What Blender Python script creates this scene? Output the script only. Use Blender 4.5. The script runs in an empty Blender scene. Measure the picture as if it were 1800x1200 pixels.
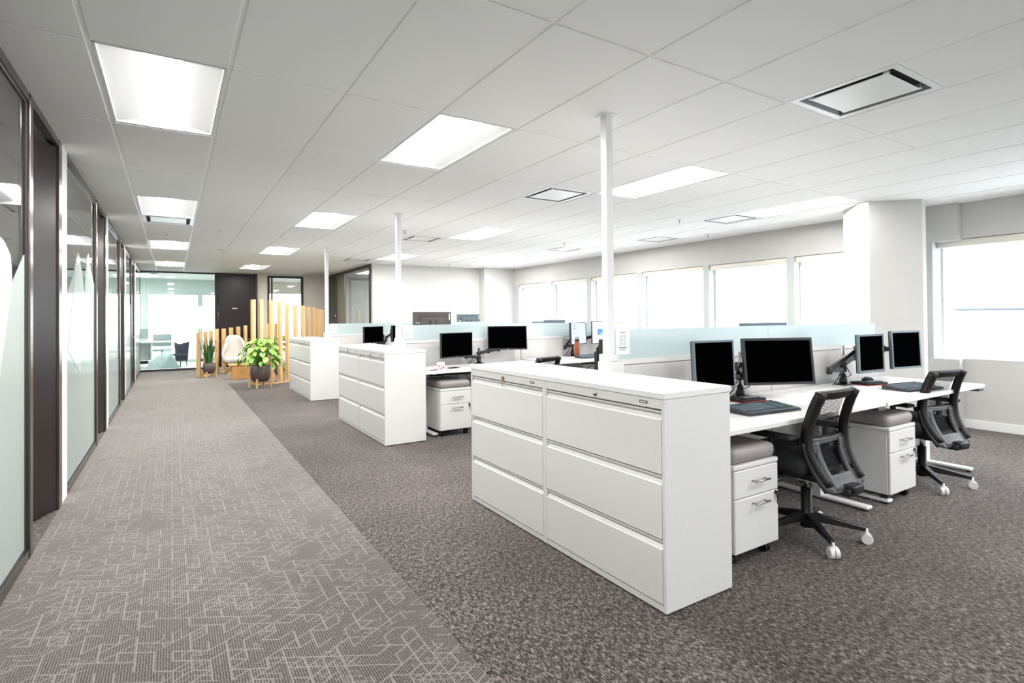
import bpy, bmesh, math, random
from mathutils import Vector, Matrix
PI = math.pi
rnd = random.Random(7)
sc = bpy.context.scene
COL = sc.collection

# ------------------------------------------------------------------ camera, world, exposure
H_CAM = 1.32
yaw, pitch, roll = math.radians(31.978), math.radians(.593), math.radians(-.506)
F = Vector((math.sin(yaw), math.cos(yaw), 0)); R = Vector((math.cos(yaw), -math.sin(yaw), 0)); U = Vector((0, 0, 1))
F, U = math.cos(pitch)*F + math.sin(pitch)*U, math.cos(pitch)*U - math.sin(pitch)*F
R, U = math.cos(roll)*R + math.sin(roll)*U, math.cos(roll)*U - math.sin(roll)*R
cam = bpy.data.cameras.new('camera')
cam.sensor_width = 36.0
cam.lens = 957.58/1800*36
cam.shift_y = -(600-547.74)/1800
cam.clip_start = 0.05; cam.clip_end = 400
camo = bpy.data.objects.new('camera', cam)
COL.objects.link(camo)
m = Matrix.Identity(4)
for i in range(3):
    m[i][0], m[i][1], m[i][2] = R[i], U[i], -F[i]
m[2][3] = H_CAM
camo.matrix_world = m
sc.camera = camo

w = bpy.data.worlds.new('sky'); sc.world = w; w.use_nodes = True
bg = w.node_tree.nodes['Background']
bg.inputs[0].default_value = (0.90, 0.96, 1.0, 1)
bg.inputs[1].default_value = 3.6
LAMP = 38.0          # emission of the lit lens of each ceiling light
sc.view_settings.view_transform = 'Standard'
sc.view_settings.look = 'None'
sc.view_settings.gamma = 1.0
sc.view_settings.use_curve_mapping = False
sc.view_settings.exposure = 1.52
cy = sc.cycles
cy.use_denoising = True
cy.max_bounces = 10; cy.diffuse_bounces = 6; cy.glossy_bounces = 4; cy.transmission_bounces = 8; cy.transparent_max_bounces = 24
cy.sample_clamp_indirect = 6.0
cy.caustics_reflective = False; cy.caustics_refractive = False
cy.use_light_tree = True

HC = 2.61            # ceiling height
XL = -0.677          # left glass line
XR = 7.70            # window wall

# ------------------------------------------------------------------ materials
def mat(name, col, rough=.5, metal=0., spec=.5, coat=0., emit=None, estr=0.):
    mt = bpy.data.materials.new(name); mt.use_nodes = True
    b = mt.node_tree.nodes['Principled BSDF']
    b.inputs['Base Color'].default_value = (*col, 1)
    b.inputs['Roughness'].default_value = rough
    b.inputs['Metallic'].default_value = metal
    b.inputs['Specular IOR Level'].default_value = spec
    b.inputs['Coat Weight'].default_value = coat
    if emit:
        b.inputs['Emission Color'].default_value = (*emit, 1)
        b.inputs['Emission Strength'].default_value = estr
    return mt

class NT:
    def __init__(s, mt): s.t = mt.node_tree; s.n = s.t.nodes; s.l = s.t.links; s.b = s.n.get('Principled BSDF')
    def add(s, kind, **kw):
        n = s.n.new(kind)
        for k, v in kw.items(): setattr(n, k, v)
        return n
    def link(s, a, b): s.l.new(a, b)
    def math(s, op, a, b=None, c=None):
        n = s.n.new('ShaderNodeMath'); n.operation = op
        for i, v in enumerate((a, b, c)):
            if v is None: continue
            if isinstance(v, (int, float)): n.inputs[i].default_value = v
            else: s.l.new(v, n.inputs[i])
        return n.outputs[0]
    def mixc(s, f, a, b):
        n = s.n.new('ShaderNodeMix'); n.data_type = 'RGBA'
        if isinstance(f, (int, float)): n.inputs[0].default_value = f
        else: s.l.new(f, n.inputs[0])
        for i, v in ((6, a), (7, b)):
            if isinstance(v, tuple): n.inputs[i].default_value = (*v, 1)
            else: s.l.new(v, n.inputs[i])
        return n.outputs[2]
    def pos(s):
        g = s.n.new('ShaderNodeNewGeometry'); return g.outputs['Position']
    def mapping(s, src, scale=(1, 1, 1), rot=(0, 0, 0)):
        n = s.n.new('ShaderNodeMapping'); n.inputs['Scale'].default_value = scale; n.inputs['Rotation'].default_value = rot
        s.l.new(src, n.inputs[0]); return n.outputs[0]
    def noise(s, vec, scale, detail=3, rough=.55):
        n = s.n.new('ShaderNodeTexNoise'); n.inputs['Scale'].default_value = scale
        n.inputs['Detail'].default_value = detail; n.inputs['Roughness'].default_value = rough
        s.l.new(vec, n.inputs['Vector']); return n.outputs['Fac']
    def ramp(s, f, stops):
        n = s.n.new('ShaderNodeValToRGB'); cr = n.color_ramp
        while len(cr.elements) < len(stops): cr.elements.new(.5)
        for e, (p, c) in zip(cr.elements, stops): e.position = p; e.color = (*c, 1)
        s.l.new(f, n.inputs[0]); return n.outputs[0]
    def bump(s, h, strength, dist=.002):
        n = s.n.new('ShaderNodeBump'); n.inputs['Strength'].default_value = strength; n.inputs['Distance'].default_value = dist
        s.l.new(h, n.inputs['Height']); s.l.new(n.outputs[0], s.b.inputs['Normal'])

def mottled(name, c1, c2, scale, rough, bump=0., dist=.001, stretch=(1, 1, 1), spec=.5):
    mt = mat(name, c1, rough, spec=spec); t = NT(mt)
    tc = t.add('ShaderNodeTexCoord').outputs['Object']
    v = t.mapping(tc, stretch)
    f = t.noise(v, scale)
    t.link(t.ramp(f, [(.3, c1), (.7, c2)]), t.b.inputs['Base Color'])
    if bump: t.bump(f, bump, dist)
    return mt

def wood(name, c1, c2, axis=2):
    mt = mat(name, c1, .45); t = NT(mt)
    tc = t.add('ShaderNodeTexCoord').outputs['Object']
    s = [22, 22, 22]; s[axis] = 1.6
    f = t.noise(t.mapping(tc, tuple(s)), 1.6, 4)
    t.link(t.ramp(f, [(.3, c1), (.7, c2)]), t.b.inputs['Base Color'])
    return mt

M = {}
M['wall'] = mottled('painted_wall', (.55, .538, .52), (.57, .558, .538), 6, .85, .05)
M['wall_warm'] = mottled('warm_painted_wall', (.84, .78, .715), (.86, .80, .735), 6, .85, .05)
M['white_paint'] = mat('white_paint', (.80, .80, .79), .7)
M['tile'] = mottled('ceiling_board', (.87, .86, .845), (.90, .89, .875), 260, .95, .25, .0006, spec=.2)
M['grid'] = mat('white_grid_metal', (.90, .90, .89), .5)
M['plenum'] = mat('dark_plenum', (.10, .10, .10), .9)
M['cabinet'] = mottled('white_powder_coat', (.685, .67, .655), (.70, .69, .675), 40, .42, .03, .0004)
M['laminate'] = mat('white_laminate', (.76, .75, .74), .38)
M['white_metal'] = mat('white_metal', (.74, .74, .73), .35)
M['black'] = mat('black_plastic', (.008, .008, .009), .42)
M['black_matte'] = mat('black_matte', (.006, .006, .007), .7)
M['screen'] = mat('dark_screen', (.0006, .0007, .0009), .45, spec=.0)
M['bezel'] = mat('dark_grey_bezel', (.022, .022, .025), .4)
M['bezel_silver'] = mat('silver_bezel', (.14, .17, .19), .4, .3)
M['chrome'] = mat('chrome', (.75, .75, .76), .15, 1.)
M['steel'] = mat('brushed_steel', (.42, .40, .38), .32, 1.)
M['bronze'] = mat('satin_bronze_aluminium', (.14, .115, .105), .22, .9)
M['dark_frame'] = mat('dark_bronze_frame', (.022, .019, .019), .32, .2)
M['door_dark'] = mat('dark_brown_door', (.020, .0145, .0145), .30, spec=.22)
M['chair_mesh_frame'] = mat('chair_black_nylon', (.008, .0065, .0065), .5, spec=.3)
M['chair_grey'] = mat('chair_grey_nylon', (.055, .053, .055), .36)
M['fabric_black'] = mottled('black_upholstery', (.005, .006, .007), (.014, .014, .016), 350, .75, .3, .0008)
M['fabric_grey'] = mottled('grey_vinyl', (.27, .245, .235), (.30, .275, .265), 20, .45, .05)
M['panel_fabric'] = mottled('light_grey_panel_fabric', (.60, .58, .57), (.68, .66, .65), 420, .95, .25, .0006)
M['pale_floor'] = mat('pale_floor', (.70, .72, .72), .6)
M['pot'] = mottled('brown_ceramic', (.085, .062, .055), (.11, .08, .07), 8, .55)
M['soil'] = mottled('soil', (.02, .014, .01), (.05, .035, .025), 60, .95)
M['wood'] = wood('pale_oak', (.62, .38, .17), (.76, .52, .27))
M['wood_warm'] = wood('warm_plywood', (.55, .27, .08), (.66, .36, .13), 0)
M['leaf_lime'] = mottled('lime_leaf', (.22, .44, .05), (.40, .62, .13), 14, .42)
M['leaf_mid'] = mottled('mid_green_leaf', (.10, .28, .035), (.22, .46, .07), 14, .42)
M['leaf_deep'] = mottled('grey_green_leaf', (.05, .15, .06), (.12, .27, .10), 22, .45, stretch=(1, 1, 4))
M['leaf_dark'] = mottled('dark_green_leaf', (.012, .06, .02), (.05, .17, .05), 22, .45, stretch=(1, 1, 4))
M['ivory'] = mottled('ivory_upholstery', (.60, .555, .52), (.64, .59, .555), 90, .8, .1)
M['caster_white'] = mat('white_caster_plastic', (.72, .71, .70), .35)
M['paper'] = mat('paper', (.82, .82, .82), .8)
M['ink'] = mat('grey_ink', (.22, .22, .23), .8)
M['ink_light'] = mat('light_grey_ink', (.50, .50, .52), .8)
M['terracotta'] = mat('terracotta_bottle', (.27, .055, .018), .4)
M['red'] = mat('red_plastic', (.5, .03, .02), .5)
M['magenta'] = mat('magenta_print', (.55, .08, .30), .6)
M['blue_grey'] = mat('blue_grey_plastic', (.055, .085, .11), .35)
M['brass'] = mat('brass_key', (.55, .42, .20), .3, 1.)
M['keycap'] = mat('keycap', (.11, .15, .19), .32)
M['backshell'] = mat('monitor_back_shell', (.07, .058, .055), .45)
M['backshell_blue'] = mat('monitor_back_shell_slate', (.09, .125, .145), .45)
M['navy'] = mat('navy_upholstery', (.03, .04, .07), .7)
M['brown'] = mat('brown_food_bowl', (.35, .17, .07), .5)
M['concrete'] = mottled('pale_concrete', (.70, .70, .69), (.78, .78, .77), .4, .9)
M['facade'] = mat('facade_panel', (.32, .33, .335), .6)
M['facade_blue'] = mat('facade_glass', (.23, .29, .315), .4)
M['office_wall'] = mat('office_wall', (.60, .60, .585), .85)
M['mullion'] = mat('backlit_grey_green_mullion', (.46, .49, .48), .6)  # backlit shade put into the colour, darker and greener than the wall
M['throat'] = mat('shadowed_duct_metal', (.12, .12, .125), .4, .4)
M['room_wall'] = mat('pale_green_room_wall', (.62, .69, .66), .8)
M['haze_grey'] = mat('glare_paled_grey_blue', (.30, .37, .39), .5)  # glare of the bright far room is put into this paler colour
M['seal'] = mat('black_seal', (.01, .01, .01), .5)

def emissive(name, col, strength):
    mt = bpy.data.materials.new(name); mt.use_nodes = True
    t = mt.node_tree; t.nodes.clear()
    e = t.nodes.new('ShaderNodeEmission'); e.inputs[0].default_value = (*col, 1); e.inputs[1].default_value = strength
    o = t.nodes.new('ShaderNodeOutputMaterial'); t.links.new(e.outputs[0], o.inputs[0])
    return mt
M['lens'] = emissive('lit_lens', (1, .985, .96), LAMP)
M['screen_doc'] = emissive('lit_document_screen', (.50, .55, .74), .62)
M['screen_white'] = emissive('lit_white_screen', (.92, .94, 1.0), .75)
M['screen_blue'] = emissive('lit_blue_block', (.10, .22, .85), .75)
M['screen_lime'] = emissive('lit_lime_bar', (.50, .72, .20), .75)
M['screen_grey'] = emissive('lit_grey_text', (.30, .32, .42), .6)

def glass(name, tint, trans=1.0, diff=0.0, refl=1.0):
    """thin architectural glass; diff is the share of frosting"""
    mt = bpy.data.materials.new(name); mt.use_nodes = True
    t = mt.node_tree; t.nodes.clear()
    tr = t.nodes.new('ShaderNodeBsdfTransparent'); tr.inputs[0].default_value = (*[c*trans for c in tint], 1)
    base = tr.outputs[0]
    if diff > 0:
        d = t.nodes.new('ShaderNodeBsdfDiffuse'); d.inputs[0].default_value = (*tint, 1)
        tl = t.nodes.new('ShaderNodeBsdfTranslucent'); tl.inputs[0].default_value = (*tint, 1)
        mx = t.nodes.new('ShaderNodeMixShader'); mx.inputs[0].default_value = .45
        t.links.new(d.outputs[0], mx.inputs[1]); t.links.new(tl.outputs[0], mx.inputs[2])
        m2 = t.nodes.new('ShaderNodeMixShader'); m2.inputs[0].default_value = diff
        t.links.new(base, m2.inputs[1]); t.links.new(mx.outputs[0], m2.inputs[2])
        base = m2.outputs[0]
    g = t.nodes.new('ShaderNodeBsdfGlossy'); g.inputs['Roughness'].default_value = .02 if diff == 0 else .12
    fr = t.nodes.new('ShaderNodeFresnel'); fr.inputs[0].default_value = 1.5
    mu = t.nodes.new('ShaderNodeMath'); mu.operation = 'MULTIPLY'; mu.inputs[1].default_value = refl
    ge = t.nodes.new('ShaderNodeNewGeometry')
    fb = t.nodes.new('ShaderNodeMath'); fb.operation = 'SUBTRACT'; fb.inputs[0].default_value = 1.0; t.links.new(ge.outputs['Backfacing'], fb.inputs[1])
    fm = t.nodes.new('ShaderNodeMath'); fm.operation = 'MULTIPLY'; t.links.new(fr.outputs[0], fm.inputs[0]); t.links.new(fb.outputs[0], fm.inputs[1])
    t.links.new(fm.outputs[0], mu.inputs[0])
    mu.use_clamp = True
    m3 = t.nodes.new('ShaderNodeMixShader')
    t.links.new(mu.outputs[0], m3.inputs[0]); t.links.new(base, m3.inputs[1]); t.links.new(g.outputs[0], m3.inputs[2])
    o = t.nodes.new('ShaderNodeOutputMaterial'); t.links.new(m3.outputs[0], o.inputs[0])
    return mt
M['glass'] = glass('clear_glass', (.93, .97, .96), refl=1.5)
M['glass_window'] = glass('window_glass', (.97, .99, 1.0), refl=.6)
M['frost'] = glass('frosted_screen_glass', (.66, .735, .75), .6, .90, .8)
M['film'] = glass('frosted_film', (.60, .66, .635), .9, .90, .4)
M['film_pale'] = glass('pale_frosted_film', (.74, .78, .76), .9, .92, .4)
M['film_far'] = glass('sheer_hill_film', (.80, .88, .88), .9, .75, .4)
def net():
    mt = bpy.data.materials.new('woven_back_net'); mt.use_nodes = True
    t = mt.node_tree; t.nodes.clear()
    tr = t.nodes.new('ShaderNodeBsdfTransparent'); d = t.nodes.new('ShaderNodeBsdfDiffuse'); d.inputs[0].default_value = (.02, .02, .022, 1)
    tc = t.nodes.new('ShaderNodeTexCoord')
    br = t.nodes.new('ShaderNodeTexChecker')
    def wave(i, sc_):
        s = t.nodes.new('ShaderNodeSeparateXYZ'); t.links.new(tc.outputs['Object'], s.inputs[0])
        a = t.nodes.new('ShaderNodeMath'); a.operation = 'MULTIPLY'; a.inputs[1].default_value = sc_; t.links.new(s.outputs[i], a.inputs[0])
        b = t.nodes.new('ShaderNodeMath'); b.operation = 'FRACT'; t.links.new(a.outputs[0], b.inputs[0])
        c = t.nodes.new('ShaderNodeMath'); c.operation = 'GREATER_THAN'; c.inputs[1].default_value = .42; t.links.new(b.outputs[0], c.inputs[0])
        return c.outputs[0]
    t.nodes.remove(br)
    mu = t.nodes.new('ShaderNodeMath'); mu.operation = 'MULTIPLY'
    t.links.new(wave(0, 110), mu.inputs[0]); t.links.new(wave(2, 110), mu.inputs[1])
    mx = t.nodes.new('ShaderNodeMixShader'); t.links.new(mu.outputs[0], mx.inputs[0])
    t.links.new(d.outputs[0], mx.inputs[1]); t.links.new(tr.outputs[0], mx.inputs[2])
    o = t.nodes.new('ShaderNodeOutputMaterial'); t.links.new(mx.outputs[0], o.inputs[0])
    return mt
M['net'] = net()

def dark_carpet():
    mt = mat('dark_heather_carpet', (.1, .1, .1), .97, spec=.1); t = NT(mt); P = t.pos()
    a = t.noise(t.mapping(P, (260, 62, 1)), 1.0, 2, .6)
    b = t.noise(t.mapping(P, (90, 34, 1)), 1.0, 3, .6)
    c = t.noise(P, 1.4, 2)
    b2 = t.noise(t.mapping(P, (42, 24, 1)), 1.0, 2, .6)
    s = t.math('ADD', t.math('MULTIPLY', a, .50), t.math('MULTIPLY', b, .40))
    s = t.math('ADD', s, t.math('MULTIPLY', b2, .16))
    s = t.math('ADD', s, t.math('MULTIPLY', t.math('SUBTRACT', c, .5), .08))
    t.link(t.ramp(s, [(.43, (.010, .0075, .0065)), (.53, (.055, .046, .043)), (.64, (.27, .235, .22))]), t.b.inputs['Base Color'])
    t.bump(a, .6, .003)
    t.b.inputs['Sheen Weight'].default_value = .22; t.b.inputs["Sheen Roughness"].default_value = .4; t.b.inputs["Sheen Tint"].default_value = (1, .93, .89, 1)
    return mt
def light_carpet():
    mt = mat('patterned_walkway_carpet', (.3, .3, .3), .97, spec=.1); t = NT(mt); P = t.pos()
    sp = t.add('ShaderNodeSeparateXYZ'); t.link(P, sp.inputs[0])
    X, Y = sp.outputs[0], sp.outputs[1]
    rib = t.math('SINE', t.math('MULTIPLY', X, 2*PI/.0095))
    n1 = t.noise(t.mapping(P, (150, 90, 1)), 1.0, 2, .6)
    big = t.noise(t.mapping(P, (.9, .5, 1)), 1.0, 2)
    base = t.math('ADD', t.math('MULTIPLY', rib, .22), t.math('ADD', n1, t.math('MULTIPLY', t.math('SUBTRACT', big, .5), .25)))
    def family(cell, wdt, thr, seed, regionscale, rthr):
        total = None
        comps = []
        for k in range(3):
            a = k*PI/3 + .0
            c = t.math('ADD', t.math('MULTIPLY', X, math.cos(a)/cell), t.math('MULTIPLY', Y, math.sin(a)/cell))
            comps.append(c)
        for k in range(3):
            c = comps[k]; o = comps[(k+1) % 3]
            r = t.math('ROUND', c)
            dist = t.math('ABSOLUTE', t.math('SUBTRACT', c, r))
            line = t.math('LESS_THAN', dist, wdt)
            # the segment index runs along the line between crossings
            seg = t.math('FLOOR', o)
            cv = t.add('ShaderNodeCombineXYZ'); t.link(r, cv.inputs[0]); t.link(seg, cv.inputs[1]); cv.inputs[2].default_value = k*7.3+seed
            wn = t.add('ShaderNodeTexWhiteNoise'); wn.noise_dimensions = '3D'; t.link(cv.outputs[0], wn.inputs['Vector'])
            on = t.math('GREATER_THAN', wn.outputs['Value'], thr)
            ln = t.math('MULTIPLY', line, on)
            total = ln if total is None else t.math('MAXIMUM', total, ln)
        reg = t.noise(t.mapping(P, (regionscale, regionscale, 1)), 1.0, 1)
        return t.math('MULTIPLY', total, t.math('GREATER_THAN', reg, rthr))
    l1 = family(.062, .055, .52, 1.0, 2.0, .30)
    l2 = family(.031, .085, .60, 4.0, 4.0, .52)
    lines = t.math('MAXIMUM', l1, t.math('MULTIPLY', l2, .8))
    brk = t.math('ADD', .45, t.math('MULTIPLY', n1, .9))
    lines = t.math('MULTIPLY', lines, brk)
    c0 = t.ramp(base, [(.30, (.022, .018, .016)), (.55, (.076, .066, .061)), (.80, (.185, .166, .156))])
    t.link(t.mixc(t.math('MULTIPLY', lines, .62), c0, (.27, .25, .236)), t.b.inputs['Base Color'])
    t.bump(base, .5, .003)
    t.b.inputs['Sheen Weight'].default_value = .6; t.b.inputs["Sheen Roughness"].default_value = .4; t.b.inputs["Sheen Tint"].default_value = (1, .93, .89, 1)
    return mt
M['carpet_dark'] = dark_carpet()
M['carpet_light'] = light_carpet()

# ------------------------------------------------------------------ mesh helpers
class MB:
    def __init__(s): s.bm = bmesh.new()
    def box(s, x0, x1, y0, y1, z0, z1, bev=0., seg=1):
        b = bmesh.new()
        vs = [b.verts.new((x, y, z)) for x in (x0, x1) for y in (y0, y1) for z in (z0, z1)]
        for f in ((0, 1, 3, 2), (4, 6, 7, 5), (0, 4, 5, 1), (2, 3, 7, 6), (0, 2, 6, 4), (1, 5, 7, 3)):
            b.faces.new([vs[i] for i in f])
        if bev:
            bmesh.ops.bevel(b, geom=b.edges[:], offset=bev, segments=seg, affect='EDGES', profile=.5)
            if seg > 1:
                for f in b.faces: f.smooth = True
        bmesh.ops.recalc_face_normals(b, faces=b.faces)
        s.merge(b); return s
    def merge(s, b, mat_=None):
        me = bpy.data.meshes.new('tmp'); b.to_mesh(me); b.free()
        if mat_: me.transform(mat_)
        s.bm.from_mesh(me); bpy.data.meshes.remove(me)
    def tube(s, pts, r, n=10, smooth=True, cap=True):
        pts = [Vector(p) for p in pts]
        rr = r if isinstance(r, (list, tuple)) else [r]*len(pts)
        rings = []; prev = None
        for i, p in enumerate(pts):
            d = (pts[min(i+1, len(pts)-1)] - pts[max(i-1, 0)]).normalized()
            if prev is None:
                a = Vector((0, 0, 1)) if abs(d.z) < .9 else Vector((1, 0, 0))
                u = d.cross(a).normalized()
            else:
                u = (prev - d*prev.dot(d)).normalized()
            prev = u; v = d.cross(u)
            rings.append([s.bm.verts.new(p + (u*math.cos(t) + v*math.sin(t))*rr[i]) for t in [2*PI*k/n for k in range(n)]])
        for a, b in zip(rings, rings[1:]):
            for k in range(n):
                f = s.bm.faces.new((a[k], a[(k+1) % n], b[(k+1) % n], b[k])); f.smooth = smooth
        if cap:
            s.bm.faces.new(rings[0][::-1]); s.bm.faces.new(rings[-1])
        return s
    def beam(s, p0, p1, wd, ht, wd1=None, ht1=None, bev=0):
        """rectangular bar between two points, width horizontal"""
        p0, p1 = Vector(p0), Vector(p1); d = (p1-p0).normalized()
        u = d.cross(Vector((0, 0, 1)))
        u = u.normalized() if u.length > 1e-4 else Vector((1, 0, 0))
        v = u.cross(d)
        wd1 = wd1 or wd; ht1 = ht1 or ht
        b = bmesh.new(); vs = []
        for p, a, h in ((p0, wd, ht), (p1, wd1, ht1)):
            for i, j in ((-1, -1), (1, -1), (1, 1), (-1, 1)): vs.append(b.verts.new(p+u*i*a/2+v*j*h/2))
        for f in ((0, 1, 2, 3), (7, 6, 5, 4), (0, 4, 5, 1), (1, 5, 6, 2), (2, 6, 7, 3), (3, 7, 4, 0)): b.faces.new([vs[i] for i in f])
        if bev: bmesh.ops.bevel(b, geom=b.edges[:], offset=bev, segments=1, affect='EDGES')
        bmesh.ops.recalc_face_normals(b, faces=b.faces)
        s.merge(b); return s
    def lathe(s, prof, n=24, c=(0, 0, 0), smooth=True):
        rings = []
        for r, z in prof:
            rings.append([s.bm.verts.new((c[0]+max(r, 1e-4)*math.cos(2*PI*k/n), c[1]+max(r, 1e-4)*math.sin(2*PI*k/n), c[2]+z)) for k in range(n)])
        for a, b in zip(rings, rings[1:]):
            for k in range(n):
                f = s.bm.faces.new((a[k], a[(k+1) % n], b[(k+1) % n], b[k])); f.smooth = smooth
        s.bm.faces.new(rings[0][::-1]); s.bm.faces.new(rings[-1])
        return s
    def prism(s, poly, axis, a, b, smooth=False):
        """poly: list of 2d points in the two other axes (cyclic order x,y,z without axis), extruded from a to b"""
        def P(u, v, w_):
            return {0: (w_, u, v), 1: (u, w_, v), 2: (u, v, w_)}[axis]
        t = bmesh.new()
        r0 = [t.verts.new(P(u, v, a)) for u, v in poly]; r1 = [t.verts.new(P(u, v, b)) for u, v in poly]
        n = len(poly)
        t.faces.new(r0); t.faces.new(r1[::-1])
        for k in range(n):
            f = t.faces.new((r0[k], r0[(k+1) % n], r1[(k+1) % n], r1[k])); f.smooth = smooth
        bmesh.ops.recalc_face_normals(t, faces=t.faces)
        s.merge(t); return s
    def grid(s, fn, nu, nv, thick=0., smooth=True):
        """surface fn(u,v) -> point, optionally with thickness"""
        t = bmesh.new()
        g = [[t.verts.new(fn(i/nu, j/nv)) for j in range(nv+1)] for i in range(nu+1)]
        for i in range(nu):
            for j in range(nv):
                f = t.faces.new((g[i][j], g[i+1][j], g[i+1][j+1], g[i][j+1])); f.smooth = smooth
        if thick:
            bmesh.ops.recalc_face_normals(t, faces=t.faces)
            bmesh.ops.solidify(t, geom=t.faces[:], thickness=thick)
        s.merge(t); return s
    def build(s, name, mt, parent=None, **kw):
        me = bpy.data.meshes.new(name); s.bm.to_mesh(me); s.bm.free()
        me.materials.append(M[mt] if isinstance(mt, str) else mt)
        o = bpy.data.objects.new(name, me); COL.objects.link(o)
        if parent: o.parent = parent
        for k, v in kw.items(): o[k] = v
        return o

def thing(name, label, cat, loc=(0, 0, 0), rz=0., group=None, kind=None):
    o = bpy.data.objects.new(name, None); COL.objects.link(o); o.empty_display_size = .1
    o.location = loc; o.rotation_euler = (0, 0, rz)
    tag(o, label, cat, group)
    if kind: o['kind'] = kind
    return o
def tag(o, label, cat, group=None):
    o['label'] = label; o['category'] = cat
    if group: o['group'] = group
    return o
def struct(o, label, cat='structure'):
    o['kind'] = 'structure'; o['label'] = label; o['category'] = cat; return o
def empty_struct(name, label, cat, loc=(0, 0, 0)):
    o = bpy.data.objects.new(name, None); COL.objects.link(o); o.location = loc
    return struct(o, label, cat)
def dup(root, loc, rz, label, group=None):
    mp = {}
    def rec(o, par):
        c = o.copy(); COL.objects.link(c); c.parent = par
        for ch in kids.get(o, ()): rec(ch, c)
        return c
    kids = {}
    for o in bpy.data.objects:
        if o.parent: kids.setdefault(o.parent, []).append(o)
    r = rec(root, None); r.location = loc; r.rotation_euler = (root.rotation_euler[0], root.rotation_euler[1], rz); r['label'] = label
    if group: r['group'] = group
    return r

# ------------------------------------------------------------------ floor
fl = struct(MB().box(XL-4, 12, -4.5, 24, -.25, -.006).build('floor', 'concrete'), 'floor slab under the carpets', 'floor')
MB().box(.985, 9.0, -4.4, 12.75, -.006, 0).build('carpet', 'carpet_dark', fl, label='dark heather grey carpet under the desks')
MB().box(XL-3.9, XL, -4.4, 23, -.006, 0).build('carpet', 'carpet_dark', fl, label='dark carpet inside the offices')
c_l = MB().box(XL, .985, -4.4, 12.75, -.006, 0.0005); c_l.box(XL, 9, 12.75, 16.9, -.006, 0.0005)
MB().box(-1.5, 4.0, 16.9, 20.2, -.006, 0.0005).build('far_room_floor', 'pale_floor', fl)
c_l.build('carpet', 'carpet_light', fl, label='light grey walkway carpet with broken hexagon lines')

# ------------------------------------------------------------------ ceiling
PX, PY = .5805, 1.2133
X0, Y0 = -.325, 1.905
gx = [X0 + PX*k for k in range(0, 14)]
gy = [Y0 + PY*k for k in range(-4, 13)]
ceil = struct(MB().box(XL-4, 8.2, -4.5, 24, HC+.03, HC+.15).build('ceiling', 'plenum'), 'white suspended tile ceiling', 'ceiling')
xs = [XL-.05] + gx + [7.86]
ys = [-4.4] + gy + [16.95]
light_cells = set()
LX = (0, 3, 7, 11)
def cell(kx, ky): return (kx, ky)
lights = []
for kx in LX:
    for j in range(-1, 4):
        ky = 1 + 3*j           # rows starting at Y0+PY*ky
        if kx > 6 and ky == 10: continue
        if kx == 3 and ky == -2: continue
        lights.append((kx, ky)); light_cells.add((kx, ky))
half = {}                      # cells that hold a 2x2 diffuser: value 0 near half, 1 far half
diffs = [(0, 5, 0), (6, 2, 0), (11, 2, 0), (6, 5, 0), (11, 5, 0), (6, 8, 0), (12, 3, 1), (6, -1, 1)]
for kx, ky, h in diffs: half[(kx, ky)] = h
g_ = .010
tile_cache = {}
def ceiling_tile(x0, x1, y0, y1):
    k = (round(x1-x0, 3), round(y1-y0, 3))
    if k not in tile_cache:
        tile_cache[k] = MB().box(g_, k[0]-g_, g_*.7, k[1]-g_*.7, -.007, .02, .0025).build('ceiling_tile', 'tile', ceil)
        o = tile_cache[k]
    else:
        o = tile_cache[k].copy(); COL.objects.link(o)
    o.location = (x0, y0, HC)
def kxi(x): return round((x-X0)/PX)
for a, b in zip(xs, xs[1:]):
    for c, d in zip(ys, ys[1:]):
        if a > 3.95 and c > 12.6: continue
        kx, ky = kxi(a) if a >= X0-.01 else -9, round((c-Y0)/PY)
        if c < -4: ky = -99
        if (kx, ky) in light_cells: continue
        if (kx, ky) in half:
            mid = c + PY/2
            if half[(kx, ky)] == 0: ceiling_tile(a, b, mid, d)
            else: ceiling_tile(a, b, c, mid)
            continue
        if d > 16.9: d = 16.95
        if a > 3.3 and a < 3.95 and c > 12.6: b = min(b, 3.95)
        ceiling_tile(a, b, c, d)
for x in gx:
    MB().box(x-.011, x+.011, -4.4, 16.9 if x < 4 else 12.5, HC, HC+.03).build('grid_bar', 'grid', ceil)
for i, y in enumerate(gy):
    MB().box(XL, 7.8 if y < 12.5 else 3.95, y-.011, y+.011, HC-.0005, HC+.03).build('grid_bar', 'grid', ceil)
for kx, ky, h in diffs:
    if kx == -99: continue
    x = X0+PX*kx; y = Y0+PY*(ky+.5)
    MB().box(x, x+PX, y-.011, y+.011, HC-.001, HC+.03).build('grid_bar', 'grid', ceil)
# edge angles of the ceiling against the walls
MB().box(XR-.03, XR, 2.9, 12.3, HC-.012, HC+.02).build('wall_angle', 'white_paint', ceil)

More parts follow.
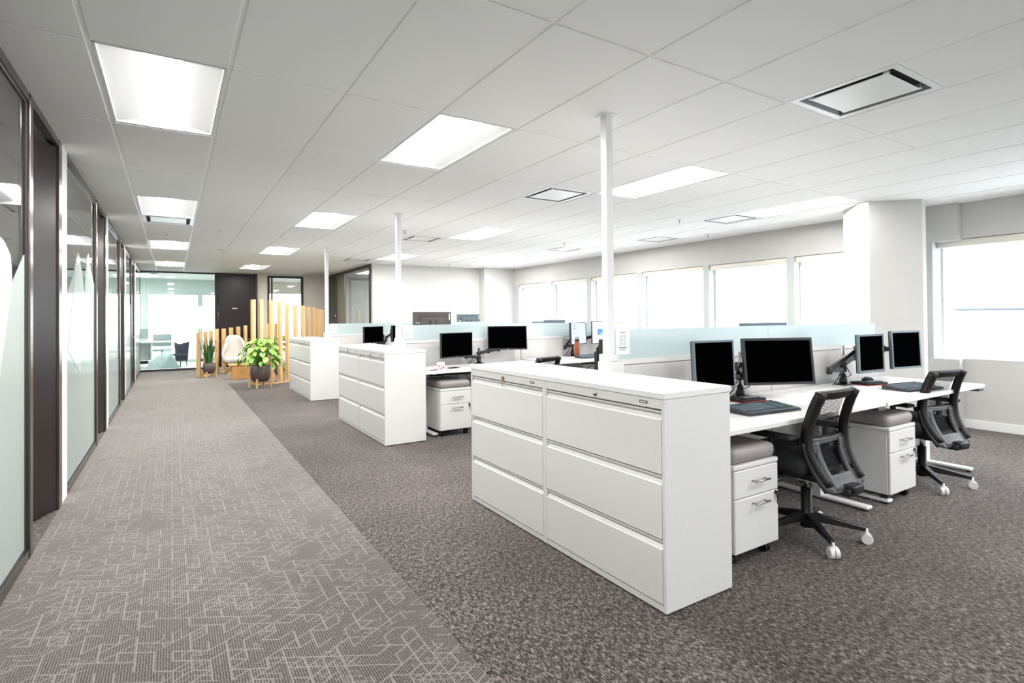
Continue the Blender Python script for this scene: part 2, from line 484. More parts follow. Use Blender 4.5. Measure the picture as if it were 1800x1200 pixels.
# ceiling lights
names_l = {}
def light_label(kx, ky):
    col_ = {0: 'above the walkway by the glass offices', 3: 'in the row above the white filing cabinets', 7: 'in the row above the middle of the desks', 11: 'in the row nearest the window wall'}[kx]
    pos_ = {-2: 'behind the viewpoint', 1: 'nearest', 4: 'second', 7: 'third', 10: 'farthest'}[ky]
    return 'white recessed troffer light %s, %s' % (col_, pos_)
L_proto = None
for kx, ky in lights:
    x, y = X0+PX*kx, Y0+PY*ky
    if L_proto is None:
        t = thing('ceiling_light', light_label(kx, ky), 'ceiling light', (x, y, HC), 0, 'recessed ceiling lights')
        w_, l_ = PX, PY; e = .012
        fr = MB()
        for bx in ((e, w_-e, e, e+.014), (e, w_-e, l_-e-.014, l_-e), (e, e+.014, e, l_-e), (w_-e-.014, w_-e, e, l_-e)):
            fr.box(bx[0], bx[1], bx[2], bx[3], -.004, .028, .001)
        fr.build('frame', 'white_metal', t)
        # two curved reflector wings either side of the lens
        a0, a1 = e+.014, w_/2-.085
        def wing(s):
            def fn(u, v):
                q = u
                xx = a0 + (a1-a0)*q
                z = .004 + .022*math.sin(q*PI/2)
                return (xx if s < 0 else w_-xx, e+.014 + (l_-2*e-.028)*v, z)
            return fn
        for s in (-1, 1): MB().grid(wing(s), 6, 1).build('reflector_wing', 'wing', t) if 'wing' in M else None
        def lens(u, v):
            q = u*2-1
            return (w_/2 + q*.085, e+.014+(l_-2*e-.028)*v, .026-.018*(1-q*q))
        if 'wing' not in M:
            wg = mat('reflector_wing', (.66, .66, .66), .6); M['wing'] = wg
            for s in (-1, 1): MB().grid(wing(s), 6, 1).build('reflector_wing', 'wing', t)
        MB().grid(lens, 8, 1).build('lens', 'lens', t)
        L_proto = t
    else:
        dup(L_proto, (x, y, HC), 0, light_label(kx, ky))

for kx in (8, 11): dup(L_proto, (X0+PX*kx, Y0+PY*10, HC-.03), 0, 'ceiling light in the glass-walled side room, ' + ('beside the glass wall' if kx == 8 else 'deeper in the room'), 'side room lights')
dup(L_proto, (-.9, 17.6, HC-.03), 0, 'added light brightening the far glazed room', 'added far room lights')  # extra fixture added to brighten the far room
# air diffusers
D_proto = None
dl = {(0, 5): 'square plaque air diffuser above the walkway, behind the second light', (6, 2): 'square plaque air diffuser beside the nearest white pole top',
      (11, 2): 'square plaque air diffuser by the window-side light nearest the pillar', (6, 5): 'square plaque air diffuser right of the second white pole',
      (11, 5): 'square plaque air diffuser near the far window-side light', (6, 8): 'square plaque air diffuser right of the farthest white pole, before the back wall',
      (12, 3): 'square plaque air diffuser close to the window wall midway', (6, -1): 'large square plaque air diffuser at the top right corner of the view'}
for kx, ky, h in diffs:
    x, y = X0+PX*kx, Y0+PY*(ky+.5*h)
    if D_proto is None:
        t = thing('air_diffuser', dl[(kx, ky)], 'air diffuser', (x, y, HC), 0, 'plaque air diffusers')
        S = PX; S2 = PY/2
        fr = MB()
        for q in ((.012, S-.012, .012, .05), (.012, S-.012, S2-.05, S2-.012), (.012, .05, .05, S2-.05), (S-.05, S-.012, .05, S2-.05)):
            fr.box(*q, -.003, .004)
        # sloping throat from the flange up to the neck
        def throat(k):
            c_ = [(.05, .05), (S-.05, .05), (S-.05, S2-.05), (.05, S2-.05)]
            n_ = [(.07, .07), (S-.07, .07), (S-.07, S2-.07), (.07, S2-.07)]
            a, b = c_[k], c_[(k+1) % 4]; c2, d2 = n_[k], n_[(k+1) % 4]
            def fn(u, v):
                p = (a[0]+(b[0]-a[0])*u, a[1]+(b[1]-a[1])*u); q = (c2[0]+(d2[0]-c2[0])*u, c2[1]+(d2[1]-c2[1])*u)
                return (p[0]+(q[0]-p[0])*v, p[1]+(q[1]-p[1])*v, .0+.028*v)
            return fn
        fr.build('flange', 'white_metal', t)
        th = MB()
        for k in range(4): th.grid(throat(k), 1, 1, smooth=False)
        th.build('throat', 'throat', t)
        MB().box(.095, S-.095, .095, S2-.095, -.003, .004, .003).build('plaque', 'white_metal', t)
        cl = MB()
        for cx_, cy_ in ((.1, .1), (S-.1, .1), (S-.1, S2-.1), (.1, S2-.1)): cl.box(cx_-.012, cx_+.012, cy_-.012, cy_+.012, .0, .028)
        cl.build('clip', 'white_metal', t)
        D_proto = t
    else:
        dup(D_proto, (x, y, HC), 0, dl[(kx, ky)])

# sprinklers
SP = [(2.89, 7.56, 'right of the second white pole'), (5.74, 4.96, 'over the desks before the window wall'), (-.06, 9.48, 'over the walkway beyond the air diffuser'),
      (7.18, 5.64, 'close to the window wall'), (5.73, 7.46, 'in front of the far window-side lights'), (5.64, 11.85, 'before the back wall')]
S_proto = None
for x, y, tx in SP:
    lb = 'small sprinkler head on the ceiling ' + tx
    if S_proto is None:
        t = thing('sprinkler_head', lb, 'sprinkler', (x, y, HC), 0, 'ceiling sprinkler heads')
        MB().lathe([(.0, .0), (.045, -.008), (.045, -.011), (.02, -.016), (0, -.016)], 20).build('escutcheon', 'white_metal', t)
        b = MB().tube([(0, 0, -.014), (0, 0, -.05)], .007, 8)
        b.lathe([(.0, -.050), (.016, -.051), (.016, -.054), (0, -.055)], 12)
        b.build('nozzle', 'steel', t)
        S_proto = t
    else: dup(S_proto, (x, y, HC), 0, lb)
t = thing('smoke_detector', 'flat round white smoke detector on the ceiling above the walkway edge', 'smoke detector', (.62, 8.9, HC))
MB().lathe([(0, 0), (.055, -.004), (.055, -.02), (.035, -.036), (0, -.038)], 24).build('housing', 'white_metal', t)
t = thing('exit_lamp', 'small white dome fitting on the ceiling near the back glass office', 'dome fitting', (.80, 11.2, HC))
MB().lathe([(0, 0), (.09, -.003), (.085, -.02), (.05, -.035), (0, -.04)], 24).build('dome', 'white_metal', t)

# ------------------------------------------------------------------ right window wall
ZS, ZH = .79, 2.17
wr = MB()
wr.box(XR, XR+.30, 2.6, 12.6, -.1, ZS)                       # parapet
wr.box(XR, XR+.30, 2.6, 12.6, ZH, HC+.05)                    # head
wall_r = struct(wr.build('wall_right', 'wall'), 'white wall with the row of windows behind the desks', 'wall')
centres = [3.10, 4.61, 6.10, 7.67, 9.165, 10.64, 12.10]
mw = [.5, .12, .12, .15, .16, .20, .24]
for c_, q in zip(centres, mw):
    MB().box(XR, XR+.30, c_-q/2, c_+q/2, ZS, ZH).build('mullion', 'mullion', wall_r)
wr2 = MB()
wr2.box(7.80, 8.10, -4.5, 2.9, -.1, ZS); wr2.box(7.80, 8.10, -4.5, 2.9, ZH+.02, HC+.05)
wr2.box(7.80, 8.10, 2.86, 3.1, ZS, ZH+.02)
wall_r2 = struct(wr2.build('wall_right', 'wall'), 'white wall with the large window right of the pillar', 'wall')
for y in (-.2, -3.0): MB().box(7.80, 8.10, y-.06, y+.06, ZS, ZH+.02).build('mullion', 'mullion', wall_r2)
def window(n, xw, y0, y1, zs, zh, label):
    t = empty_struct('window_%d' % n, label, 'window')
    f = MB()
    xx = xw+.14
    for b in ((y0, y0+.035, zs, zh), (y1-.035, y1, zs, zh), (y0+.035, y1-.035, zs, zs+.035), (y0+.035, y1-.035, zh-.035, zh)):
        f.box(xx, xx+.06, b[0], b[1], b[2], b[3], .003)
    f.build('frame', 'white_metal', t)
    MB().box(xx+.025, xx+.031, y0+.03, y1-.03, zs+.03, zh-.03).build('pane', 'glass_window', t)
    MB().box(xw+.02, xw+.09, y0+.005, y1-.005, zh-.085, zh-.004, .01, 2).build('blind_cassette', 'blindbox', t)
    MB().box(xw-.004, xw+.14, y0, y1, zs-.004, zs+.012, .003).build('sill', 'white_paint', t)
M['blindbox'] = mat('cream_blind_cassette', (.74, .70, .63), .6)
wl = ['window nearest the pillar, on its far side', 'window second beyond the pillar', 'window third beyond the pillar', 'window just right of the nearest white pole top half',
      'window left of the nearest white pole', 'window farthest down the window wall']
for i in range(6):
    window(i+1, XR, centres[i]+mw[i]/2, centres[i+1]-mw[i+1]/2, ZS, ZH, wl[i])
window(7, 7.80, -.14, 2.86, ZS, ZH+.02, 'large bright window right of the pillar')
window(8, 7.80, -2.94, -.26, ZS, ZH+.02, 'window beyond the right edge of the view')
struct(MB().box(7.785, 7.80, -4.4, 2.75, 0, .10, .003).build('baseboard_right', 'white_paint'), 'low white baseboard under the large window', 'baseboard')
# pillar
c0 = Vector((7.15, 3.14)); hw = .465; ch = .045
pl = []
for k in range(4):
    a = PI + k*PI/2
    d = Vector((math.cos(a), math.sin(a))); n_ = Vector((-d.y, d.x))
    tip = c0 + d*hw
    pl += [tip - d*ch - n_*ch, tip - d*ch + n_*ch]
struct(MB().prism([tuple(p) for p in pl], 2, 0, HC).build('pillar', 'wall'), 'white four-sided pillar standing cornerwise before the windows', 'pillar')
# vertical strip between pillar and large window
MB().box(7.66, 7.82, 2.92, 3.2, 0, HC).build('pier', 'white_paint', wall_r2)

# ------------------------------------------------------------------ back walls
bw = MB().box(3.97, 7.9, 12.50, 12.62, 0, HC)
struct(bw.build('wall_back', 'wall'), 'plain off-white wall behind the far desks', 'wall')
struct(MB().box(6.80, 7.72, 12.22, 12.50, 0, HC).build('wall_pier', 'wall'), 'boxed white pier in the far corner by the windows', 'pier')
wb = MB()
wb.box(2.05, 2.315, 16.9, 17.02, 0, HC); wb.box(3.29, 4.0, 16.9, 17.02, 0, HC)
wb.box(2.315, 3.29, 16.9, 17.02, 2.57, HC+.02)
struct(wb.build('wall_far', 'wall_warm'), 'warm grey end wall beside the dark sliding door', 'wall')
# glass door in the end wall
dr = empty_struct('door_1', 'glass door in a dark frame behind the wood slats', 'door', (2.315, 16.9, 0))
f = MB()
for b in ((0, .06, 0, 2.57), (.915, .975, 0, 2.57), (.06, .915, 2.51, 2.57), (.06, .915, 0, .05)): f.box(b[0], b[1], -.02, .06, b[2], b[3], .004)
f.box(.10, .14, -.01, .05, .05, 2.51)
f.build('frame', 'dark_frame', dr)
MB().box(.14, .915, .015, .025, .05, 2.51).build('pane', 'glass', dr)
# dark sliding door panel
dr = empty_struct('door_2', 'dark brown full height sliding door with a small sign', 'door', (.97, 16.85, 0))
MB().box(.02, 1.05, 0, .045, .02, 2.57, .003).build('door_panel', 'door_dark', dr)
f = MB(); f.box(0, 1.08, -.02, .07, 2.57, HC); f.box(1.03, 1.08, -.02, .07, 0, 2.57); f.build('frame', 'dark_frame', dr)
MB().tube([(.10, -.05, .6), (.10, -.05, 2.0)], .012, 10).build('pull_bar', 'bronze', dr)
MB().box(.44, .57, -.006, 0, 1.62, 1.65).build('name_plate', 'steel', dr)
# glass end partition with the far meeting room
gw = empty_struct('window_9', 'glazed end wall of the far bright meeting room', 'glass wall', (0, 16.9, 0))
f = MB(); f.box(-.80, .97, -.03, .03, 2.56, HC); f.box(-.80, .97, -.03, .03, 0, .05)
f.box(-.80, -.74, -.03, .03, .05, 2.56)
f.build('frame', 'dark_frame', gw)
for a, b in ((-.74, .20), (.205, .97)): MB().box(a, b, -.006, .006, .05, 2.56).build('pane', 'glass', gw)
# hill shaped frosted film along the bottom of the glass
hill = [(-.60, .06)] + [(-.60+.55*math.sin(t*PI/2/8), .06+.60*(math.sin(t*PI/2/8))**.8) for t in range(1, 9)] + [(.16, .06)]
MB().prism(hill, 1, .008, .010).build('film', 'film_far', gw)
MB().prism([(-.03, .40), (.22, .06), (-.28, .06)], 1, .011, .013).build('film', 'film_far', gw)
# meeting room shell
mr = MB()
mr.box(-1.6, -1.5, 16.9, 20.3, 0, HC+.05); mr.box(1.75, 1.85, 17.02, 20.3, 0, HC+.05)
mr.box(-1.6, 1.85, 20.1, 20.25, 2.12, HC+.05); mr.box(-1.6, -.62, 20.1, 20.25, 0, 2.12); mr.box(.70, .84, 20.1, 20.25, 0, 2.12)
mr.box(1.35, 1.85, 20.1, 20.25, 0, 2.12); mr.box(-1.6, 1.85, 20.1, 20.25, -.1, .08)
struct(mr.build('wall_far', 'room_wall'), 'white walls of the far meeting room seen through glass', 'wall')
struct(MB().box(-1.5, 3.9, 16.95, 20.2, HC-.002, HC+.02).build('ceiling', 'tile'), 'plain ceiling of the far rooms', 'ceiling')
mr2 = MB(); mr2.box(3.97, 4.07, 16.9, 20.3, 0, HC); mr2.box(1.85, 3.97, 20.1, 20.25, 2.2, HC); mr2.box(1.85, 2.75, 20.1, 20.25, 0, 2.2)
struct(mr2.build('wall_far', 'wall_warm'), 'beige wall of the passage behind the glass door', 'wall')
# glass-walled room on the right of the lounge (X = 3.97)
gw = empty_struct('window_10', 'tall glass wall with a dark head rail beside the lounge', 'glass wall', (3.97, 0, 0))
f = MB(); f.box(-.03, .03, 12.62, 16.9, 2.53, HC); f.box(-.03, .03, 12.62, 16.9, 0, .05); f.box(-.03, .03, 12.62, 12.68, .05, 2.53)
f.build('frame', 'dark_frame', gw)
MB().box(-.005, .005, 12.68, 14.85, .05, 2.53).build('pane', 'glass', gw)
MB().box(-.02, .02, 15.60, 16.9, .05, 2.53).build('door_panel', 'door_dark', gw)
MB().box(-.02, .02, 14.85, 15.60, .05, 2.53).build('side_panel', 'olive', gw) if 'olive' in M else None
M['olive'] = mat('grey_brown_panel', (.20, .18, .15), .6)
MB().box(-.02, .02, 14.85, 15.60, .05, 2.53).build('side_panel', 'olive', gw)
MB().tube([(-.04, 15.75, 1.35), (-.04, 15.75, 1.45)], .012).build('handle', 'chrome', gw)
rm = MB(); rm.box(4.0, 7.9, 16.9, 17.0, 0, HC); rm.box(7.7, 7.8, 12.6, 13.4, 0, HC); rm.box(7.7, 7.8, 13.4, 16.9, 0, .8); rm.box(7.7, 7.8, 13.4, 16.9, 2.17, HC)
rm.box(4.0, 7.8, 12.6, 17, HC-.003, HC)
struct(rm.build('wall_far', 'wall'), 'light walls of the glass-walled side room', 'wall')
dd = empty_struct('door_3', 'white door inside the glass-walled side room', 'door', (5.6, 16.86, 0))
MB().box(0, .95, 0, .03, 0, 2.15, .004).build('door_panel', 'white_paint', dd)
f = MB(); f.box(-.06, 0, -.02, .03, 0, 2.21); f.box(.95, 1.01, -.02, .03, 0, 2.21); f.box(0, .95, -.02, .03, 2.15, 2.21); f.build('frame', 'white_metal', dd)
# unseen wall behind the viewpoint, its openings added to let in daylight
wf = MB(); wf.box(XL-4, 8.2, -4.7, -4.5, 0, .79); wf.box(XL-4, 8.2, -4.7, -4.5, 2.19, HC+.1); wf.box(XL-4, -.4, -4.7, -4.5, .79, 2.19); wf.box(2.8, 8.2, -4.7, -4.5, .79, 2.19)
for x in (1.2,): wf.box(x-.06, x+.06, -4.7, -4.5, .79, 2.19)
struct(wf.build('wall_front', 'wall'), 'wall behind the viewpoint with openings added for daylight', 'wall')

# ------------------------------------------------------------------ left glass office fronts
def left_glass(n, y0, y1, seams, label, film=None, pale=None):
    t = empty_struct('window_%d' % n, label, 'glass wall', (XL, 0, 0))
    f = MB(); f.box(-.045, .0, y0, y1, 2.555, HC); f.box(-.045, .0, y0, y1, 0, .055)
    f.build('frame', 'bronze', t)
    s = MB(); s.box(-.03, -.012, y0, y1, 2.54, 2.555); s.box(-.03, -.012, y0, y1, .055, .068)
    s.box(-.032, -.010, y1-.035, y1, .068, 2.54); s.build('gasket', 'seal', t)
    cuts = [y0] + seams + [y1-.035]
    for a, b in zip(cuts, cuts[1:]):
        MB().box(-.027, -.017, a+.003, b-.003, .068, 2.54).build('pane', 'glass', t)
    if film: MB().prism(film, 0, -.0165, -.0145).build('film', 'film', t)
    if pale:
        for p in pale: MB().prism(p, 0, -.0143, -.0125).build('film', 'film_pale', t)
    return t
def arc(y0, z0, y1, z1, n=8):
    return [(y0+(y1-y0)*math.sin(k/n*PI/2), z1+(z0-z1)*(1-math.cos(k/n*PI/2)) if False else z0+(z1-z0)*(1-math.cos(k/n*PI/2))) for k in range(n+1)]
left_glass(11, -1.0, 4.02, [1.2], 'nearest office glass with tall frosted hill shapes',
           [(-1.0, .07), (3.98, .07), (3.98, 1.69), (3.70, 1.51)] + [(3.70, 1.60), (3.66, 1.66), (3.55, 1.71), (3.40, 1.735), (3.1, 1.75), (2.6, 1.72), (2.0, 1.60), (1.2, 1.40), (-1.0, .9)],
           [[(3.70, 1.51), (3.69, 1.60), (3.66, 1.66), (3.55, 1.71), (3.40, 1.735), (3.1, 1.75), (2.8, .75), (3.40, .93)]])
left_glass(12, 5.32, 7.20, [6.23], 'second office glass with two frosted peaks',
           [(5.33, .07), (7.16, .07), (7.16, 1.70), (6.85, 1.88), (6.72, 1.98), (6.62, 1.95), (6.50, 1.75), (6.42, 1.56), (6.23, 1.78), (6.10, 1.90), (6.0, 1.92), (5.92, 1.86), (5.78, 1.72), (5.55, 1.60), (5.33, 1.50)],
           [[(6.0, 1.92), (5.92, 1.86), (5.45, 1.1), (6.15, .85), (6.42, 1.56), (6.23, 1.78)]])
left_glass(13, 8.45, 10.25, [9.3], 'third office glass, frosted below',
           [(8.46, .07), (10.21, .07), (10.21, 1.75), (9.6, 1.5), (9.0, 1.8), (8.46, 1.6)])
left_glass(14, 11.40, 13.15, [12.3], 'fourth office glass, frosted below',
           [(11.41, .07), (13.11, .07), (13.11, 1.6), (12.3, 1.8), (11.41, 1.4)])
left_glass(15, 14.45, 16.87, [15.6], 'last office glass before the end wall',
           [(14.46, .07), (16.8, .07), (16.8, 1.3), (15.4, 1.6), (14.46, 1.2)])
def left_door(n, y0, y1, label, ang, pil=True, glassdoor=False):
    t = empty_struct('door_%d' % n, label, 'door', (XL, 0, 0))
    f = MB(); f.box(-.05, .004, y0, y0+.075, 0, HC, .003); f.box(-.05, .004, y1, y1+.12, 0, HC, .003); f.box(-.05, .002, y0+.075, y1, 2.555, HC)
    f.build('frame', 'bronze', t)
    wdt = y1-y0-.08
    # leaf hinged at the far jamb and swung inwards
    lf = MB()
    if glassdoor: 
        lf.box(-.045, 0, -wdt, -wdt+.05, .01, 2.54); lf.box(-.045, 0, -.05, 0, .01, 2.54)
        lf.box(-.045, 0, -wdt+.05, -.05, 2.49, 2.54); lf.box(-.045, 0, -wdt+.05, -.05, .01, .06)
        o = lf.build('door_leaf', 'dark_frame', t)
    else:
        lf.box(-.045, 0, -wdt, 0, .01, 2.54, .002)
        o = lf.build('door_leaf', 'door_dark', t)
    o.location = (-.012, y1-.01, 0); o.rotation_euler = (0, 0, -ang)
    h = MB(); h.tube([(.0, -wdt+.09, .98), (.05, -wdt+.09, .98), (.05, -wdt+.20, .98)], .009)
    h.box(0, .008, -wdt+.06, -wdt+.11, .95, 1.01)
    h.build('handle', 'chrome', o)
    if glassdoor: MB().box(-.027, -.018, -wdt+.05, -.05, .06, 2.49).build('door_pane', 'glass', o)
    if pil: MB().box(-.05, .0, y1+.12, y1+.365, 0, HC).build('pilaster', 'white_paint', t)
left_door(4, 4.02, 4.945, 'nearest dark brown office door, ajar', math.radians(21))
left_door(5, 7.20, 8.12, 'second dark brown office door along the walkway', math.radians(18))
left_door(6, 10.25, 11.17, 'third dark brown office door along the walkway', math.radians(16))
left_door(7, 13.15, 14.10, 'farthest office door, glazed, with a chrome handle', 0, True, True)
# office interiors
of = MB()
of.box(XL-4, XL-3.9, -4.5, 17, 0, HC+.05)
of.box(XL-3.9, XL, 16.9, 17.0, 0, HC+.05) if False else None
for y in (5.2, 8.35, 11.3, 14.3): of.box(XL-3.9, XL-.05, y, y+.1, 0, HC)
of.box(XL-3.9, XL-.8-.12, 16.95, 17.05, 0, HC)
struct(of.build('wall_left', 'office_wall'), 'dim grey walls inside the left offices', 'wall')
struct(MB().box(XL-3.9, XL-.05, -4.4, 16.9, HC-.01, HC+.02).build('ceiling', 'office_wall'), 'ceiling inside the left offices', 'ceiling')

for y in (1.6, 6.4, 9.6, 12.6):  # lights added to lift the dim offices behind the glass
    dup(L_proto, (XL-2.3, y, HC-.035), 0, 'added light brightening the left offices, ' + {1.6: 'behind the nearest glass', 6.4: 'behind the two frosted peaks', 9.6: 'behind the third glass', 12.6: 'behind the fourth glass'}[y], 'added office lights')
# ------------------------------------------------------------------ filing cabinets
def cabinet(loc, label, group, keys=True, badge=True):
    t = thing('filing_cabinet', label, 'filing cabinet', loc, 0, group)
    W_, D_, Z_ = .915, .455, .95
    b = MB()
    b.box(0, D_, 0, .018, .008, Z_, .0015); b.box(0, D_, W_-.018, W_, .008, Z_, .0015)
    b.box(D_-.01, D_, .018, W_-.018, .008, Z_)
    b.box(.004, D_-.01, .018, W_-.018, .008, .036); b.box(0, D_-.01, .018, W_-.018, .905, Z_, .0015)
    b.box(.03, .04, .018, W_-.018, .036, .905)
    b.build('body', 'cabinet', t)
    zs = [.040, .327, .614, .900]
    dm = None
    for k in range(3):
        z0, z1 = zs[k]+.003, zs[k+1]-.004
        if dm is None:
            h_ = z1-z0
            prof = [(.0, 0), (0, h_-.040), (.004, h_-.034), (.017, h_-.022), (.017, h_-.010), (.003, h_-.006), (.003, h_), (.028, h_), (.028, 0)]
            dm = MB().prism([(p[0], p[1]) for p in prof], 1, .021, W_-.021).build('drawer', 'cabinet', t)
            o = dm
        else:
            o = dm.copy(); COL.objects.link(o)
        o.location = (0, 0, z0)
    lk = MB(); lk.lathe([(0, 0), (.011, 0), (.011, .006), (0, .006)], 14)
    o = lk.build('lock', 'steel', t); o.rotation_euler = (0, -PI/2, 0); o.location = (0, .46, .926)
    if keys:
        k = MB(); k.box(-.003, -.001, -.010, .010, -.012, .012, .001); k.box(-.003, -.001, -.003, .004, -.055, -.012); k.box(-.010, .0, -.002, .002, .0, .003)
        o = k.build('key', 'brass', t); o.location = (-.006, .46, .924)
    if badge:
        bd = MB(); bd.box(-.002, .001, 0, .05, 0, .013, .001); o = bd.build('badge', 'black', t); o.location = (0, .10, .921)
        MB().box(-.003, -.0015, .006, .044, .004, .0095).build('badge_lettering', 'caster_white', o)
    return t
def countertop(loc, label):
    o = MB().box(-.006, .462, -.004, 1.834, 0, .03, .003).build('cabinet_top', 'laminate')
    o.location = loc
    tag(o, label, 'countertop', 'tops over the filing cabinets')
rows = [1.687, 5.471, 9.147]
xc = [1.84, 1.86, 1.885]
nm = ['nearest', 'middle', 'farthest']
cl = [('white three-drawer filing cabinet nearest the viewer, no key in its lock', 'white three-drawer filing cabinet with a brass key, left half of the nearest pair'),
      ('white filing cabinet, right half of the middle pair', 'white filing cabinet, left half of the middle pair'),
      ('white filing cabinet, right half of the farthest pair', 'white filing cabinet beside the wood slats, left half of the farthest pair')]
for r in range(3):
    cabinet((xc[r], rows[r], 0), cl[r][0], 'white filing cabinets at the desk ends', keys=(r > 0))
    cabinet((xc[r], rows[r]+.915, 0), cl[r][1], 'white filing cabinets at the desk ends', keys=True)
    countertop((xc[r], rows[r], .95), 'long white top covering the %s pair of filing cabinets' % nm[r])

# ------------------------------------------------------------------ partitions, poles, notices
PYs = [2.58, 6.355, 10.0]     # near face of each partition
for r, y in enumerate(PYs):
    t = thing('desk_partition', 'long low desk partition with frosted glass top, %s row' % nm[r], 'partition', (2.31, y, 0), 0, 'partitions between facing desks')
    Lp = 3.44 if r == 0 else 3.6
    for a, b in ((.12, Lp/2-.004), (Lp/2+.004, Lp)):
        MB().box(a, b, 0, .06, .12, 1.008, .003).build('fabric_panel', 'panel_fabric', t)
    MB().box(.02, Lp, -.006, .066, 1.012, 1.048, .003).build('cap_rail', 'white_metal', t)
    MB().box(0, .115, -.03, .09, .0, 1.035, .004).build('end_post', 'white_metal', t)
    for a, b in ((.06, Lp/2-.003), (Lp/2+.003, Lp)):
        MB().box(a, b, .024, .034, 1.046, 1.236, .001).build('glass_panel', 'frost', t)
    MB().box(.06, Lp, .015, .045, .0, .12).build('base_rail', 'white_metal', t)
    for x in (.5, Lp-.3):
        MB().box(x-.02, x+.02, -.02, .08, 0, .02).build('foot', 'white_metal', t)
    # white power pole
    p = thing('power_pole', 'white square power pole to the ceiling at the end of the %s row' % nm[r], 'pole', (2.355, y+.035, 1.036), 0, 'white power poles')
    MB().box(-.027, .027, -.027, .027, 0, HC-1.036-.01, .002).build('pole', 'white_metal', p)
    MB().box(-.052, .052, -.055, .055, HC-1.036-.012, HC-1.036-.006, .002).build('ceiling_plate', 'white_metal', p)
    MB().box(-.04, .04, -.05, .05, .0, .045, .004).build('base_box', 'white_metal', p)
    # notice taped to the glass
    n_ = thing('paper_notice', 'white paper notice with round symbols taped to the %s glass screen' % nm[r], 'notice', (2.40, y+.022, 1.075), 0, 'notices on the glass screens')
    MB().box(0, .125, -.0012, 0, 0, .158).build('sheet', 'paper', n_)
    ic = MB()
    for i in range(2):
        for j in range(3):
            cx_, cz_ = .048+.03*i, .065+.026*j
            pts = [(cx_+.009*math.cos(a), -.0022, cz_+.009*math.sin(a)) for a in [2*PI*k/12 for k in range(13)]]
            ic.tube(pts, .0013, 5)
    ic.build('symbols', 'ink_light', n_)
    tx = MB(); tx.box(.030, .095, -.0022, -.0012, .040, .047); tx.box(.040, .085, -.0022, -.0012, .028, .032); tx.box(.035, .09, -.0022, -.0012, .140, .144)
    tx.build('lettering', 'ink', n_)

# ------------------------------------------------------------------ desks
def desk(x0, x1, y0, y1, top, label, handset=None, flip=False):
    """handset at the user edge (low y unless flip)"""
    t = thing('standing_desk', label, 'desk', (x0, y0, 0), 0, 'white standing desks')
    W_, D_ = x1-x0, y1-y0
    MB().box(0, W_, 0, D_, top-.028, top, .003).build('desktop', 'laminate', t)
    for x in (.16, W_-.10):
        lg = MB(); lg.box(x-.04, x+.04, D_*.52-.03, D_*.52+.03, .03, top*.62, .003); lg.box(x-.034, x+.034, D_*.52-.025, D_*.52+.025, top*.62, top-.06, .003)
        o = lg.build('leg', 'white_metal', t)
        ft = MB().box(x-.035, x+.035, .06, D_-.05, .012, .036, .010, 2)
        ft.build('foot', 'white_metal', t)
        gl = MB()
        for yy in (.09, D_-.08): gl.lathe([(.02, 0), (.02, .012)], 12, (x, yy, 0))
        gl.build('glide', 'black', t)
    MB().box(.12, W_-.06, D_*.52-.03, D_*.52+.03, top-.065, top-.03).build('crossbar', 'white_metal', t)
    for x in (.16, W_-.10): MB().box(x-.02, x+.02, .08, D_-.08, top-.045, top-.029).build('bracket', 'white_metal', t)
    if handset is not None:
        yy = -.005 if not flip else D_-.07
        MB().box(handset-.05, handset+.05, yy, yy+.075, top-.05, top-.029, .004).build('control_box', 'chair_grey', t)
    MB().box(.35, W_-.35, D_-.17, D_-.09, top-.12, top-.045, .01, 2).build('cable_tray', 'black_matte', t)
    cb = MB()
    cb.tube([(.5, D_-.14, top-.10), (.52, D_-.15, .45), (.60, D_-.1, .25), (.58, D_-.12, .02)], .006, 6)
    cb.tube([(.8, D_-.14, top-.10), (.9, D_-.2, .50), (1.05, D_-.1, .55), (1.2, D_-.14, top-.10)], .005, 6)
    cb.tube([(.7, D_-.14, top-.10), (.72, D_-.22, .40), (.66, D_-.06, .02)], .004, 6)
    cb.build('cables', 'black_matte', t)
    return t
desk(2.31, 4.06, 1.778, 2.545, .73, 'white standing desk right beside the nearest filing cabinet', 1.69)
desk(4.07, 5.74, 1.770, 2.545, .73, 'white standing desk at the right end of the nearest row', 1.58)
desk(2.31, 4.06, 2.675, 3.44, .73, 'white desk on the hidden far side of the nearest partition, cabinet end', 1.6, True)
desk(4.07, 5.74, 2.675, 3.44, .73, 'white desk on the hidden far side of the nearest partition, window end', 1.6, True)
desk(2.33, 4.10, 5.55, 6.32, .73, 'white desk holding the patterned white cup, middle row', 1.6)
desk(4.11, 5.90, 5.55, 6.32, .75, 'white desk with the orange bottle and lit screens, middle row', 1.6)
desk(2.33, 4.10, 6.45, 7.22, .73, 'white desk behind the middle partition, cabinet end', 1.6, True)
desk(4.11, 5.90, 6.45, 7.22, .73, 'white desk behind the middle partition, window end', 1.6, True)
desk(2.35, 4.12, 9.20, 9.965, .73, 'white desk in the farthest row, cabinet end', 1.6)
desk(4.13, 5.90, 9.20, 9.965, .73, 'white desk in the farthest row, window end', 1.6)
desk(4.13, 5.90, 10.095, 10.86, .73, 'white desk behind the farthest partition', 1.6, True)
desk(6.0, 7.55, 10.095, 10.86, .73, 'white desk in the far corner by the windows', 1.4, True)

